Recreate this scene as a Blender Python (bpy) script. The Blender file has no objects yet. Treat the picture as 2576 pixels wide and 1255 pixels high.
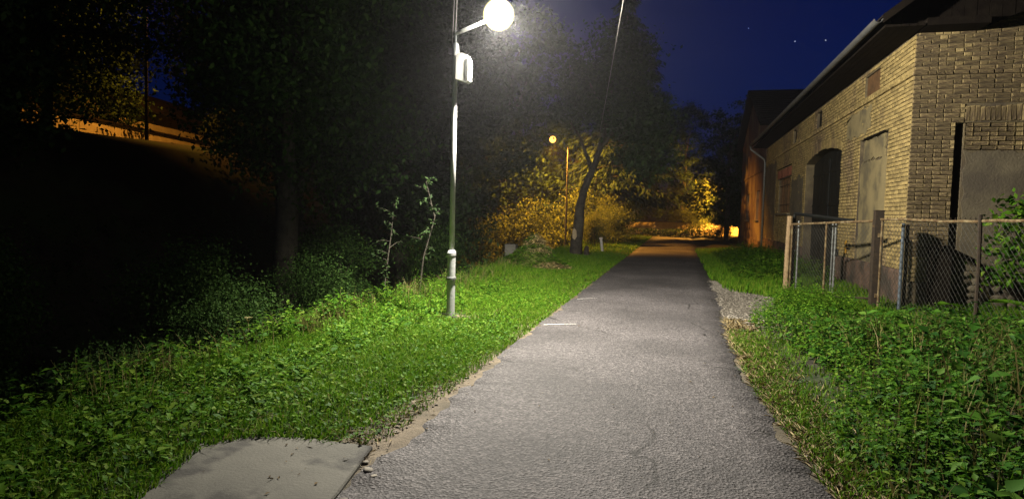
import bpy, math, random
import numpy as np
from mathutils import Vector, Matrix

R = math.radians
rng = np.random.default_rng(7)
random.seed(7)
S = bpy.context.scene
COL = S.collection

# ------------------------------------------------------------------ camera, sky, exposure
yaw, pitch, roll = R(14.45), R(3.2), R(1.4)
CAM = np.array([0.0, 0.0, 1.6])
fwd0 = np.array([-math.sin(yaw), math.cos(yaw), 0]); rt0 = np.array([math.cos(yaw), math.sin(yaw), 0]); zz = np.array([0, 0, 1.0])
fwd = fwd0 * math.cos(pitch) - zz * math.sin(pitch)
up1 = zz * math.cos(pitch) + fwd0 * math.sin(pitch)
upv = up1 * math.cos(roll) - rt0 * math.sin(roll)
rtv = rt0 * math.cos(roll) + up1 * math.sin(roll)
cd = bpy.data.cameras.new('camera')
cam = bpy.data.objects.new('camera', cd); COL.objects.link(cam)
cd.sensor_width = 36; cd.lens = 36 * 1600 / 2576.0
cd.clip_start = 0.05; cd.clip_end = 3000
M4 = Matrix.Identity(4)
for i in range(3):
    M4[i][0] = rtv[i]; M4[i][1] = upv[i]; M4[i][2] = -fwd[i]; M4[i][3] = CAM[i]
cam.matrix_world = M4
S.camera = cam

W = bpy.data.worlds.new('World'); S.world = W; W.use_nodes = True
wn, wl = W.node_tree.nodes, W.node_tree.links
for n in list(wn): wn.remove(n)
sky = wn.new('ShaderNodeTexSky'); sky.sky_type = 'NISHITA'; sky.sun_disc = False
sky.sun_elevation = R(-1.5); sky.sun_rotation = R(10); sky.ozone_density = 4.0
tint = wn.new('ShaderNodeMix'); tint.data_type = 'RGBA'; tint.blend_type = 'MULTIPLY'
tint.inputs[0].default_value = 1.0; tint.inputs[7].default_value = (0.12, 0.34, 1.08, 1)
bg = wn.new('ShaderNodeBackground'); bg.inputs['Strength'].default_value = 0.1
wo = wn.new('ShaderNodeOutputWorld')
wl.new(sky.outputs[0], tint.inputs[6]); wl.new(tint.outputs[2], bg.inputs['Color']); wl.new(bg.outputs[0], wo.inputs[0])

S.view_settings.view_transform = 'Standard'; S.view_settings.look = 'None'
S.view_settings.exposure = 0.0; S.view_settings.gamma = 1.0
S.view_settings.use_curve_mapping = False
S.render.engine = 'CYCLES'
S.cycles.use_denoising = True
S.cycles.max_bounces = 6; S.cycles.transparent_max_bounces = 12; S.cycles.volume_bounces = 0
S.cycles.sample_clamp_indirect = 3.0

# ------------------------------------------------------------------ helpers
class MB:
    """collects shapes, builds ONE mesh"""
    def __init__(s): s.v = []; s.f = []
    def add(s, V, F):
        b = len(s.v); s.v += [tuple(map(float, p)) for p in V]; s.f += [tuple(i + b for i in f) for f in F]; return s
    def box(s, x0, y0, z0, x1, y1, z1, m=None):
        V = [(x0,y0,z0),(x1,y0,z0),(x1,y1,z0),(x0,y1,z0),(x0,y0,z1),(x1,y0,z1),(x1,y1,z1),(x0,y1,z1)]
        if m is not None: V = [tuple(m @ Vector(p)) for p in V]
        return s.add(V, [(0,3,2,1),(4,5,6,7),(0,1,5,4),(1,2,6,5),(2,3,7,6),(3,0,4,7)])
    def tube(s, path, rad, n=8, caps=True):
        P = [Vector(p) for p in path]
        rr = rad if hasattr(rad, '__len__') else [rad] * len(P)
        V = []; F = []; prev = None
        for i, p in enumerate(P):
            t = (P[min(i+1, len(P)-1)] - P[max(i-1, 0)]).normalized()
            if prev is None:
                a = Vector((0,0,1)) if abs(t.z) < .9 else Vector((1,0,0))
                u = t.cross(a).normalized()
            else:
                u = (prev - t * prev.dot(t)).normalized()
            prev = u; w = t.cross(u)
            for k in range(n):
                an = 2*math.pi*k/n
                V.append(p + (u*math.cos(an) + w*math.sin(an)) * rr[i])
        for i in range(len(P)-1):
            for k in range(n):
                a = i*n+k; b = i*n+(k+1) % n
                F.append((a, b, b+n, a+n))
        if caps:
            F.append(tuple(range(n-1, -1, -1))); F.append(tuple((len(P)-1)*n+k for k in range(n)))
        return s.add(V, F)
    def lathe(s, prof, n=20, c=(0,0,0)):
        V = []; F = []
        for r, z in prof:
            for k in range(n):
                an = 2*math.pi*k/n; V.append((c[0]+r*math.cos(an), c[1]+r*math.sin(an), c[2]+z))
        for i in range(len(prof)-1):
            for k in range(n):
                a = i*n+k; b = i*n+(k+1) % n; F.append((a, b, b+n, a+n))
        F.append(tuple(range(n-1, -1, -1))); F.append(tuple((len(prof)-1)*n+k for k in range(n)))
        return s.add(V, F)
    def prism(s, poly, axis, a, b):
        """poly of 2-tuples extruded along an axis (0 x, 1 y, 2 z) from a to b"""
        def mk(p, t):
            q = list(p); q.insert(axis, t); return q
        n = len(poly)
        V = [mk(p, a) for p in poly] + [mk(p, b) for p in poly]
        F = [tuple(range(n-1, -1, -1)), tuple(range(n, 2*n))] + [(i, (i+1) % n, n+(i+1) % n, n+i) for i in range(n)]
        return s.add(V, F)
    def mesh(s, name, m, smooth=False):
        me = bpy.data.meshes.new(name); me.from_pydata(s.v, [], s.f); me.update()
        if m: me.materials.append(m)
        if smooth:
            me.polygons.foreach_set('use_smooth', [True]*len(me.polygons))
        return me
    def build(s, name, m, parent=None, loc=(0,0,0), smooth=False):
        return link(name, s.mesh(name, m, smooth), parent, loc)

def link(name, me, parent=None, loc=(0,0,0)):
    o = bpy.data.objects.new(name, me); COL.objects.link(o); o.location = loc
    if parent is not None: o.parent = parent
    return o

def tris(name, V, T, m, smooth=False):
    V = np.asarray(V, np.float32).reshape(-1, 3); T = np.asarray(T, np.int32).reshape(-1, 3)
    me = bpy.data.meshes.new(name)
    me.vertices.add(len(V)); me.vertices.foreach_set('co', V.ravel())
    me.loops.add(T.size); me.loops.foreach_set('vertex_index', T.ravel())
    me.polygons.add(len(T)); me.polygons.foreach_set('loop_start', np.arange(0, T.size, 3, dtype=np.int32))
    me.polygons.foreach_set('loop_total', np.full(len(T), 3, np.int32))
    if smooth: me.polygons.foreach_set('use_smooth', np.ones(len(T), bool))
    me.update(calc_edges=True); me.validate()
    me.materials.append(m)
    return me

def tag(o, label=None, cat=None, group=None, kind=None):
    if label: o['label'] = label
    if cat: o['category'] = cat
    if group: o['group'] = group
    if kind: o['kind'] = kind
    return o

def thing(name, loc, label, cat, group=None, rz=0):
    o = bpy.data.objects.new(name, None); COL.objects.link(o); o.location = loc; o.rotation_euler.z = rz
    o.empty_display_size = .3
    return tag(o, label, cat, group)

def copy_tree(o, parent=None):
    c = o.copy(); COL.objects.link(c)
    if parent is not None: c.parent = parent
    for ch in list(o.children): copy_tree(ch, c)
    return c

# ------------------------------------------------------------------ materials
def mat(name, c1, c2=None, scale=4.0, detail=6, rough=.85, bump=0.0, bscale=40.0, metal=0.0, c3=None, s3=.6, isl=0.0, oi=False, spec=.3, ramp=(.35, .65), r3=(.45, .62), bdist=.02):
    m = bpy.data.materials.new(name); m.use_nodes = True
    N, L = m.node_tree.nodes, m.node_tree.links
    b = N['Principled BSDF']; b.inputs['Roughness'].default_value = rough; b.inputs['Metallic'].default_value = metal
    b.inputs['Specular IOR Level'].default_value = spec
    tc = N.new('ShaderNodeTexCoord'); src = tc.outputs['Object']
    def noise(sc, det=detail):
        n = N.new('ShaderNodeTexNoise'); n.inputs['Scale'].default_value = sc; n.inputs['Detail'].default_value = det
        n.inputs['Roughness'].default_value = .6; L.new(src, n.inputs['Vector']); return n.outputs['Fac']
    def mapr(s, a, bb, lo=0, hi=1):
        n = N.new('ShaderNodeMapRange'); L.new(s, n.inputs[0]); n.inputs[1].default_value = a; n.inputs[2].default_value = bb
        n.inputs[3].default_value = lo; n.inputs[4].default_value = hi; return n.outputs[0]
    def mix(f, a, bb, mode='MIX'):
        n = N.new('ShaderNodeMix'); n.data_type = 'RGBA'; n.blend_type = mode
        if hasattr(f, 'is_linked'): L.new(f, n.inputs[0])
        else: n.inputs[0].default_value = f
        for i, q in ((6, a), (7, bb)):
            if hasattr(q, 'is_linked'): L.new(q, n.inputs[i])
            else: n.inputs[i].default_value = (*q, 1)
        return n.outputs[2]
    out = None
    if c2 is None: c2 = tuple(x*.7 for x in c1)
    out = mix(mapr(noise(scale), *ramp), c1, c2)
    if c3 is not None: out = mix(mapr(noise(s3, 8), *r3), out, c3)
    if isl:
        g = N.new('ShaderNodeNewGeometry'); rnd = g.outputs['Random Per Island']
        if oi:
            o = N.new('ShaderNodeObjectInfo'); ad = N.new('ShaderNodeMath'); ad.operation = 'ADD'
            L.new(rnd, ad.inputs[0]); L.new(o.outputs['Random'], ad.inputs[1])
            fr = N.new('ShaderNodeMath'); fr.operation = 'FRACT'; L.new(ad.outputs[0], fr.inputs[0]); rnd = fr.outputs[0]
        v = mapr(rnd, 0, 1, 1-isl, 1+isl)
        cc = N.new('ShaderNodeCombineColor')
        for i in range(3): L.new(v, cc.inputs[i])
        out = mix(1.0, out, cc.outputs[0], 'MULTIPLY')
    L.new(out, b.inputs['Base Color'])
    if bump:
        bp = N.new('ShaderNodeBump'); bp.inputs['Strength'].default_value = bump; bp.inputs['Distance'].default_value = bdist
        L.new(noise(bscale, 8), bp.inputs['Height']); L.new(bp.outputs[0], b.inputs['Normal'])
    m['_'] = 0
    return m

def leafmat(name, cols, trans=.35, rough=.65):
    """leaf: colours picked per leaf, some light passes through"""
    m = bpy.data.materials.new(name); m.use_nodes = True
    N, L = m.node_tree.nodes, m.node_tree.links
    b = N['Principled BSDF']; b.inputs['Roughness'].default_value = rough; b.inputs['Specular IOR Level'].default_value = .1
    g = N.new('ShaderNodeNewGeometry'); rp = N.new('ShaderNodeValToRGB')
    L.new(g.outputs['Random Per Island'], rp.inputs[0])
    e = rp.color_ramp.elements
    while len(e) < len(cols): e.new(.5)
    for i, c in enumerate(cols):
        e[i].position = i/(len(cols)-1); e[i].color = (*c, 1)
    L.new(rp.outputs[0], b.inputs['Base Color'])
    t = N.new('ShaderNodeBsdfTranslucent'); L.new(rp.outputs[0], t.inputs[0])
    mx = N.new('ShaderNodeMixShader'); mx.inputs[0].default_value = trans
    L.new(b.outputs[0], mx.inputs[1]); L.new(t.outputs[0], mx.inputs[2])
    L.new(mx.outputs[0], N['Material Output'].inputs[0])
    return m

def emis(name, col, st, transp=0.0):
    m = bpy.data.materials.new(name); m.use_nodes = True
    N, L = m.node_tree.nodes, m.node_tree.links
    N.remove(N['Principled BSDF'])
    e = N.new('ShaderNodeEmission'); e.inputs[0].default_value = (*col, 1); e.inputs[1].default_value = st
    o = N['Material Output']
    if transp:
        t = N.new('ShaderNodeBsdfTransparent'); mx = N.new('ShaderNodeMixShader'); mx.inputs[0].default_value = transp
        L.new(e.outputs[0], mx.inputs[1]); L.new(t.outputs[0], mx.inputs[2]); L.new(mx.outputs[0], o.inputs[0])
    else: L.new(e.outputs[0], o.inputs[0])
    return m

M = {}
M['soil'] = mat('soil', (.035,.028,.018), (.018,.016,.010), 3, bump=.6, bscale=25, c3=(.025,.035,.012), s3=.8)
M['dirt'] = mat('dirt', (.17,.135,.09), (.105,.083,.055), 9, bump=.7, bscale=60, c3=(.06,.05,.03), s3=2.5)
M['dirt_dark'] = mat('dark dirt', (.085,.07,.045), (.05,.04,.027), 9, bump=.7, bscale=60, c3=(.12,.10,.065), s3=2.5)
M['gravel_ground'] = mat('gravel ground', (.12,.105,.082), (.06,.052,.04), 12, bump=.9, bscale=50, c3=(.06,.05,.04), s3=1.2)
M['concrete'] = mat('concrete', (.125,.12,.10), (.09,.087,.073), 2.2, bump=.3, bscale=50, c3=(.045,.043,.038), s3=2.3, r3=(.54,.64))
M['mortar'] = mat('mortar', (.17,.135,.075), (.11,.088,.05), 6, bump=.6, bscale=45, c3=(.07,.055,.04), s3=1.0)
M['brick_front'] = mat('weathered brick', (.33,.25,.115), (.23,.175,.08), 9, bump=.6, bscale=55, c3=(.085,.06,.034), s3=.5, isl=.28, oi=True, r3=(.50,.64))
M['brick'] = mat('brick', (.34,.255,.10), (.24,.175,.068), 9, bump=.55, bscale=55, c3=(.15,.105,.065), s3=.55, isl=.27, oi=True, r3=(.50,.66))
M['red_brick'] = mat('red brick', (.24,.085,.045), (.16,.06,.035), 9, bump=.5, bscale=50, isl=.3, oi=True)
M['plaster'] = mat('plaster', (.25,.20,.10), (.17,.14,.07), 1.6, bump=.6, bscale=22, c3=(.12,.10,.06), s3=1.6, r3=(.5,.62))
M['grey_plaster'] = mat('grey plaster', (.15,.125,.08), (.105,.087,.056), 2.5, bump=.55, bscale=26, c3=(.085,.07,.05), s3=1.1)
M['pink_plaster'] = mat('pink plaster', (.13,.085,.072), (.085,.058,.05), 1.5, bump=.5, bscale=12, c3=(.20,.15,.09), s3=.5, r3=(.5,.6))
M['plinth'] = mat('plinth render', (.15,.095,.065), (.10,.065,.05), 3, bump=.5, bscale=25, c3=(.05,.04,.03), s3=1.5)
M['stone'] = mat('rubble stone', (.16,.135,.088), (.10,.082,.056), 7, bump=.8, bscale=22, isl=.35, oi=True)
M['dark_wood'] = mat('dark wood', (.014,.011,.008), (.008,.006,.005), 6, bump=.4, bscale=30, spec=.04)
M['brown_wood'] = mat('brown wood', (.16,.085,.035), (.09,.05,.022), 8, bump=.5, bscale=40)
M['pale_wood'] = mat('pale weathered wood', (.34,.24,.13), (.22,.15,.08), 14, bump=.5, bscale=60)
M['tile'] = mat('roof tile', (.022,.016,.014), (.012,.01,.009), 5, bump=.4, bscale=30, isl=.3, spec=.08)
M['dark_metal'] = mat('dark metal', (.014,.015,.013), (.009,.009,.009), 3, rough=.6, bump=.15, bscale=20, spec=.15)
M['rust'] = mat('rusty steel', (.15,.10,.048), (.07,.045,.025), 22, rough=.85, bump=.5, bscale=90, c3=(.21,.165,.09), s3=9, spec=.1)
M['rust_dark'] = mat('dark rusty steel', (.042,.028,.016), (.022,.016,.011), 20, rough=.8, bump=.5, bscale=90)
M['galv'] = mat('galvanised steel', (.22,.23,.22), (.13,.135,.13), 20, rough=.5, metal=.35, bump=.1, bscale=60, spec=.5)
M['pole'] = mat('pole zinc', (.52,.53,.52), (.42,.43,.42), 9, rough=.55, metal=.0, bump=.08, bscale=30, spec=.5, c3=(.22,.21,.19), s3=3, r3=(.58,.7))
M['gutter'] = mat('old zinc', (.10,.10,.095), (.06,.06,.057), 8, rough=.7)
M['wire'] = mat('fence wire', (.13,.13,.12), (.07,.062,.05), 15, rough=.55, metal=.4)
M['blue_pipe'] = mat('blue grey pipe', (.10,.125,.15), (.06,.075,.09), 12, rough=.6)
M['white_box'] = mat('white plastic', (.72,.72,.68), (.62,.61,.57), 6, rough=.45)
M['cable'] = mat('cable grey', (.30,.28,.25), (.2,.19,.17), 8, rough=.6)
M['dark_cable'] = mat('weathered cable', (.13,.125,.11), (.09,.085,.075), 8, rough=.7)
M['bark'] = mat('bark', (.055,.047,.034), (.025,.021,.016), 12, bump=.9, bscale=25, c3=(.07,.062,.045), s3=2)
M['wood_cut'] = mat('bare wood patch', (.42,.34,.22), (.30,.23,.14), 10, bump=.3)
M['white_paint'] = mat('white paint', (.62,.61,.57), (.40,.39,.36), 30, rough=.7)
M['yellow'] = mat('yellow paint', (.55,.30,.03), (.35,.18,.02), 15, rough=.6)
M['hay'] = mat('hay', (.44,.35,.15), (.28,.22,.09), 9, isl=.45)
M['straw'] = mat('dry straw', (.30,.24,.12), (.20,.15,.07), 20, isl=.4)
M['pebble'] = mat('pebble', (.22,.20,.165), (.14,.125,.10), 20, bump=.3, isl=.4, oi=True)
M['shed_wall'] = mat('shed wall', (.48,.40,.28), (.36,.29,.2), 3, bump=.4, bscale=14)
M['glass'] = mat('dark glass', (.012,.013,.014), (.01,.01,.01), 2, rough=.12, spec=.5)
M['umbel'] = mat('umbel', (.36,.33,.14), (.24,.2,.08), 20, isl=.3)

def asphalt():
    m = bpy.data.materials.new('asphalt'); m.use_nodes = True
    N, L = m.node_tree.nodes, m.node_tree.links; b = N['Principled BSDF']
    b.inputs['Roughness'].default_value = .78; b.inputs['Specular IOR Level'].default_value = .35
    tc = N.new('ShaderNodeTexCoord')
    def nz(sc, d=6):
        n = N.new('ShaderNodeTexNoise'); n.inputs['Scale'].default_value = sc; n.inputs['Detail'].default_value = d; L.new(tc.outputs['Object'], n.inputs['Vector']); return n
    vo = N.new('ShaderNodeTexVoronoi'); vo.inputs['Scale'].default_value = 60; L.new(tc.outputs['Object'], vo.inputs['Vector'])
    cr = N.new('ShaderNodeValToRGB'); L.new(vo.outputs['Color'], cr.inputs[0])
    e = cr.color_ramp.elements; e[0].position = .1; e[0].color = (.032,.030,.031,1); e[1].position = .95; e[1].color = (.148,.137,.134,1)
    x = e.new(.55); x.color = (.071,.066,.066,1)
    big = N.new('ShaderNodeValToRGB'); L.new(nz(.55, 8).outputs['Fac'], big.inputs[0])
    q = big.color_ramp.elements; q[0].position = .36; q[0].color = (.66,.65,.65,1); q[1].position = .66; q[1].color = (1.3,1.27,1.28,1)
    mm = N.new('ShaderNodeMix'); mm.data_type = 'RGBA'; mm.blend_type = 'MULTIPLY'; mm.inputs[0].default_value = 1
    L.new(cr.outputs[0], mm.inputs[6]); L.new(big.outputs[0], mm.inputs[7])
    # dark pits
    pit = N.new('ShaderNodeMapRange'); L.new(nz(26, 5).outputs['Fac'], pit.inputs[0]); pit.inputs[1].default_value = .56; pit.inputs[2].default_value = .66
    m2 = N.new('ShaderNodeMix'); m2.data_type = 'RGBA'; L.new(pit.outputs[0], m2.inputs[0]); L.new(mm.outputs[2], m2.inputs[6]); m2.inputs[7].default_value = (.03,.027,.025,1)
    # a few hairline cracks, only in some places
    ve = N.new('ShaderNodeTexVoronoi'); ve.feature = 'DISTANCE_TO_EDGE'; ve.inputs['Scale'].default_value = .55
    wv = N.new('ShaderNodeMix'); wv.data_type = 'RGBA'; wv.blend_type = 'ADD'; wv.inputs[0].default_value = .35
    L.new(tc.outputs['Object'], wv.inputs[6]); L.new(nz(2.2, 6).outputs['Color'], wv.inputs[7]); L.new(wv.outputs[2], ve.inputs['Vector'])
    ck = N.new('ShaderNodeMapRange'); L.new(ve.outputs['Distance'], ck.inputs[0]); ck.inputs[1].default_value = .004; ck.inputs[2].default_value = .010; ck.inputs[3].default_value = 1; ck.inputs[4].default_value = 0
    mk = N.new('ShaderNodeMapRange'); L.new(nz(.4, 3).outputs['Fac'], mk.inputs[0]); mk.inputs[1].default_value = .50; mk.inputs[2].default_value = .56
    mu = N.new('ShaderNodeMath'); mu.operation = 'MULTIPLY'; L.new(ck.outputs[0], mu.inputs[0]); L.new(mk.outputs[0], mu.inputs[1])
    m3 = N.new('ShaderNodeMix'); m3.data_type = 'RGBA'; L.new(mu.outputs[0], m3.inputs[0]); L.new(m2.outputs[2], m3.inputs[6]); m3.inputs[7].default_value = (.02,.018,.017,1)
    L.new(m3.outputs[2], b.inputs['Base Color'])
    bp = N.new('ShaderNodeBump'); bp.inputs['Strength'].default_value = .6; bp.inputs['Distance'].default_value = .014
    ad = N.new('ShaderNodeMath'); ad.operation = 'MULTIPLY_ADD'; L.new(nz(45, 5).outputs['Fac'], ad.inputs[0]); ad.inputs[1].default_value = 1.5
    L.new(vo.outputs['Distance'], ad.inputs[2]); L.new(ad.outputs[0], bp.inputs['Height']); L.new(bp.outputs[0], b.inputs['Normal'])
    return m
M['asphalt'] = asphalt()

M['grass'] = leafmat('grass blades', [(.034,.105,.004),(.064,.175,.006),(.10,.22,.008),(.17,.24,.025),(.055,.155,.005)], .3)
M['dry_grass'] = leafmat('dry grass', [(.12,.11,.03),(.2,.17,.06),(.07,.10,.02),(.26,.21,.10)], .25)
M['weed'] = leafmat('weed leaves', [(.022,.075,.005),(.045,.125,.007),(.08,.18,.009),(.14,.22,.022)], .3)
M['nettle'] = leafmat('nettle leaves', [(.012,.05,.006),(.026,.09,.008),(.05,.135,.010),(.10,.19,.025)], .25)
M['leaf'] = leafmat('tree leaves', [(.020,.050,.010),(.032,.075,.014),(.048,.10,.018),(.065,.115,.025)], .35)
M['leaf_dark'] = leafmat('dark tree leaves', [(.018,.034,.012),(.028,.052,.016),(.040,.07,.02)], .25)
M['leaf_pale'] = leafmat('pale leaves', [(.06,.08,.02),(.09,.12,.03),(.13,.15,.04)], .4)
M['litter'] = leafmat('leaf litter', [(.04,.028,.015),(.09,.06,.025),(.16,.11,.05)], .1, .8)
M['needle'] = leafmat('needles', [(.014,.026,.012),(.022,.04,.018),(.032,.05,.022)], .1, .7)

# ------------------------------------------------------------------ the near lamp (its light too)
LAMP = Vector((-2.545, 8.80, 4.397))
def point(name, parent, loc, power, col, radius=.1):
    l = bpy.data.lights.new(name, 'POINT'); l.energy = power; l.color = col; l.shadow_soft_size = radius
    o = bpy.data.objects.new(name, l); COL.objects.link(o); o.location = loc; o.parent = parent; return o
def spot(name, parent, loc, power, col, direction, size=180, blend=.5, radius=.1):
    l = bpy.data.lights.new(name, 'SPOT'); l.energy = power; l.color = col; l.shadow_soft_size = radius
    l.spot_size = R(size); l.spot_blend = blend
    o = bpy.data.objects.new(name, l); COL.objects.link(o); o.location = loc; o.parent = parent
    o.rotation_euler = Vector(direction).to_track_quat('-Z', 'Y').to_euler(); return o

base = Vector((-3.21, 8.88, 0.0))
t = thing('street_lamp', base, 'tall zinc street lamp with glowing white globe on the grass verge', 'street lamp')
MB().lathe([(.062,-.3),(.062,.05),(.06,.96),(.066,.965),(.066,1.0),(.056,1.03),(.04,1.045)], 18).build('sleeve', M['pole'], t, smooth=False)
MB().lathe([(.0395,1.04),(.0385,2.5),(.036,3.95),(.03,4.0)], 16).build('pole', M['pole'], t, smooth=True)
MB().lathe([(.072,.60),(.076,.61),(.076,.635),(.072,.645)], 18).build('band', M['galv'], t)
MB().lathe([(.016,3.99),(.016,4.2),(.02,4.2),(.02,4.23)], 10).build('spigot', M['galv'], t)
hl = LAMP - base
MB().tube([(.0,.0,4.19),(.12,-.01,4.225),(hl.x-.16,hl.y+.02,hl.z-.06)], [.028,.028,.026], 10).build('arm', M['white_box'], t, smooth=True)
b = MB().lathe([(.05,3.86),(.055,3.87),(.055,4.0),(.04,4.05)], 16); b.box(-.1,-.03,3.9,-.055,.03,3.98); b.build('bracket', M['galv'], t)
# control box with a rounded shoulder
prof = [(.045,3.52),(.20,3.47),(.235,3.50),(.245,3.72),(.235,3.80),(.20,3.86),(.14,3.885),(.06,3.89),(.045,3.86)]
bx = MB().prism(prof, 1, -.10, .06).build('control_box', M['white_box'], t)
MB().box(.19,-.104,3.53,.232,-.1005,3.80).build('box_edge', M['galv'], bx)
b = MB(); b.box(-.06,-.05,3.40,-.035,.05,3.44); b.tube([(-.055,0,3.43),(-.085,0,3.43)], .012, 8); b.build('bolt', M['galv'], t)
b = MB()
for dx in (-.02, .022): b.tube([(dx-.03,0,3.95),(dx-.015,.0,4.6),(dx+.03,-.01,6.6)], .0055, 6)
cab = b.build('riser_cable', M['cable'], t)
b = MB()
for an in range(4): b.box(-.02+.11*math.cos(an*1.57),-.02+.11*math.sin(an*1.57),0,.02+.11*math.cos(an*1.57),.02+.11*math.sin(an*1.57),.03)
b.lathe([(.34,-.08),(.30,.05),(.20,.06),(.05,.06)], 16); b.build('foot', M['dirt'], t)
gl = MB().lathe([(.196*math.sin(math.pi*k/18)+.0005, -.196*math.cos(math.pi*k/18)) for k in range(19)], 36).build('globe', emis('lamp globe', (1,.97,.88), 190, .6), t, tuple(hl), smooth=True)
MB().lathe([(.222*math.sin(math.pi*k/18)+.0005, -.222*math.cos(math.pi*k/18)) for k in range(19)], 36).build('globe_shell', emis('frosted shell', (1,.86,.40), 2.2, .72), gl, (0,0,0), smooth=True)  # yellow glowing shell added as the halo rim round the globe
b = MB().lathe([(.05,-.03),(.06,0),(.03,.05)], 12); b.build('globe_cap', M['white_box'], gl, (0,0,.225))
LAMPCOL = (1.0, .93, .80)
spot('lamp_light', t, tuple(hl), 12500, LAMPCOL, (.56, .22, -.80), 180, .45, .12)

# ------------------------------------------------------------------ ground and path
def ground_z(x, y):
    x = np.asarray(x, float); y = np.asarray(y, float)
    e = -4.60 + .28*np.clip((8-y)/2,0,1) + .14*np.sin(y*.7) + .10*np.sin(y*2.3+1)
    d = np.clip((e - x)/1.5, 0, 1); d = d*d*(3-2*d)
    z = -1.7*d
    far = np.clip((-9.5 - x)/6.5, 0, 1); far = far*far*(3-2*far)
    z = z + (2.3+3.0*np.clip((33-y)/6,0,1))*far
    z = z + .05*np.clip((-2.1-x)/.6, 0, 1)*(1-d)
    z = z + .06*np.clip((x-1.2)/1.2, 0, 1)
    z = z + .03*np.sin(x*1.7+y*.9)*np.clip((np.abs(x+.5)-1.8)/1, 0, 1)
    return z

gx = np.concatenate([[-140,-80,-50,-35], np.arange(-26,-8,1.0), np.arange(-8,-1.5,.18), np.arange(-1.5,9,.3), [10,12,16,25,50,90,140]])
gy = np.concatenate([[-40,-15,-6], np.arange(-2,30,.3), np.arange(30,70,1.5), [75,85,100,130,170]])
GX, GY = np.meshgrid(gx, gy); GZ = ground_z(GX, GY)
nx, ny = len(gx), len(gy)
idx = np.arange(nx*ny).reshape(ny, nx)
T = np.concatenate([np.stack([idx[:-1,:-1],idx[:-1,1:],idx[1:,1:]],-1).reshape(-1,3), np.stack([idx[:-1,:-1],idx[1:,1:],idx[1:,:-1]],-1).reshape(-1,3)])
tag(link('ground', tris('ground', np.stack([GX,GY,GZ],-1), T, M['soil'], True)), kind='structure')

RE = [(-8,1.25),(0,1.05),(3.95,.91),(4.74,.84),(6.23,.73),(8.4,.68),(11,.76),(14.1,.86),(20.5,.88),(29.6,1.05),(40,1.1),(53,1.15)]
def right_edge(y): return np.interp(y, [a for a,_ in RE], [b for _,b in RE])
ys = np.concatenate([np.arange(-8,2,.5), np.arange(2,16,.06), np.arange(16,53.1,.3)])
def wob(y, s): return .035*np.sin(y*3.1+s)+.025*np.sin(y*7.7+2*s)+.018*np.sin(y*19+s*3)+rng.normal(0,.008,len(y))
lx = -1.86 + .09*np.clip((7.2-ys)/2,0,1) + wob(ys, 1.0); rx = right_edge(ys) + wob(ys, 2.0)
nc = 9; V = []
for k in range(nc):
    f = k/(nc-1); xx = lx*(1-f)+rx*f
    V.append(np.stack([xx, ys, .016+.025*(1-(2*f-1)**2)+0*xx], -1))
V = [np.stack([lx-.02, ys, -.03+0*lx], -1)] + V + [np.stack([rx+.02, ys, -.03+0*rx], -1)]
V = np.stack(V, 1); a = np.arange(V.shape[0]*V.shape[1]).reshape(V.shape[:2])
T = np.concatenate([np.stack([a[:-1,:-1],a[:-1,1:],a[1:,1:]],-1).reshape(-1,3), np.stack([a[:-1,:-1],a[1:,1:],a[1:,:-1]],-1).reshape(-1,3)])
tag(link('asphalt_path', tris('asphalt_path', V, T, M['asphalt'], True)), kind='structure')
def road_z(x, y):
    f = np.clip((x+1.86)/(right_edge(y)+1.86), 0, 1); return .016+.025*(1-(2*f-1)**2)
for (p, q, w, lab) in (((-1.80,8.91),(-1.35,9.07),.045,'nearer'),((-1.77,11.9),(-1.42,12.13),.04,'farther')):
    P = np.linspace(0,1,8); b = MB(); V = []
    for s in P:
        x = p[0]+(q[0]-p[0])*s; y = p[1]+(q[1]-p[1])*s; ww = w*(1-.5*s)
        for sg in (-1,1): V.append((x, y+sg*ww/2, float(road_z(x,y))+.006))
    b.add(V, [(2*i,2*i+1,2*i+3,2*i+2) for i in range(7)])
    tag(b.build('painted_line', M['white_paint']), kind='structure')

def strip(name, y0, y1, xl, xr, m, z, nx_=7, st=.12):
    yy = np.arange(y0, y1, st); L_ = xl(yy); R_ = xr(yy); V = []
    for k in range(nx_):
        x = L_+(R_-L_)*k/(nx_-1); e = 0 if 0 < k < nx_-1 else -.03
        V.append(np.stack([x, yy, ground_z(x,yy)+z+e+(rng.normal(0,.003,len(yy)) if e == 0 else 0)], -1))
    V = np.stack(V,1); a = np.arange(V.shape[0]*V.shape[1]).reshape(V.shape[:2])
    T = np.concatenate([np.stack([a[:-1,:-1],a[:-1,1:],a[1:,1:]],-1).reshape(-1,3), np.stack([a[:-1,:-1],a[1:,1:],a[1:,:-1]],-1).reshape(-1,3)])
    tag(link(name, tris(name, V, T, m, True)), kind='structure')
strip('dirt_shoulder', 1.5, 26, lambda y: -2.14-.10*np.clip(6.5-y,0,1)+.04*np.sin(y*2.7)+.02*np.sin(y*9), lambda y: -1.58+0*y, M['dirt'], .010)
strip('gravel_patch', 9.1, 18.5, lambda y: .66+0*y, lambda y: .95+1.55*np.exp(-((y-11.9)/2.6)**2)+.08*np.sin(y*3), M['gravel_ground'], .010, 12)
strip('dirt_verge', 1.0, 9.3, lambda y: .62+0*y, lambda y: 1.16+.06*np.sin(y*2.1)+.03*np.sin(y*7), M['dirt_dark'], .008)

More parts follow.
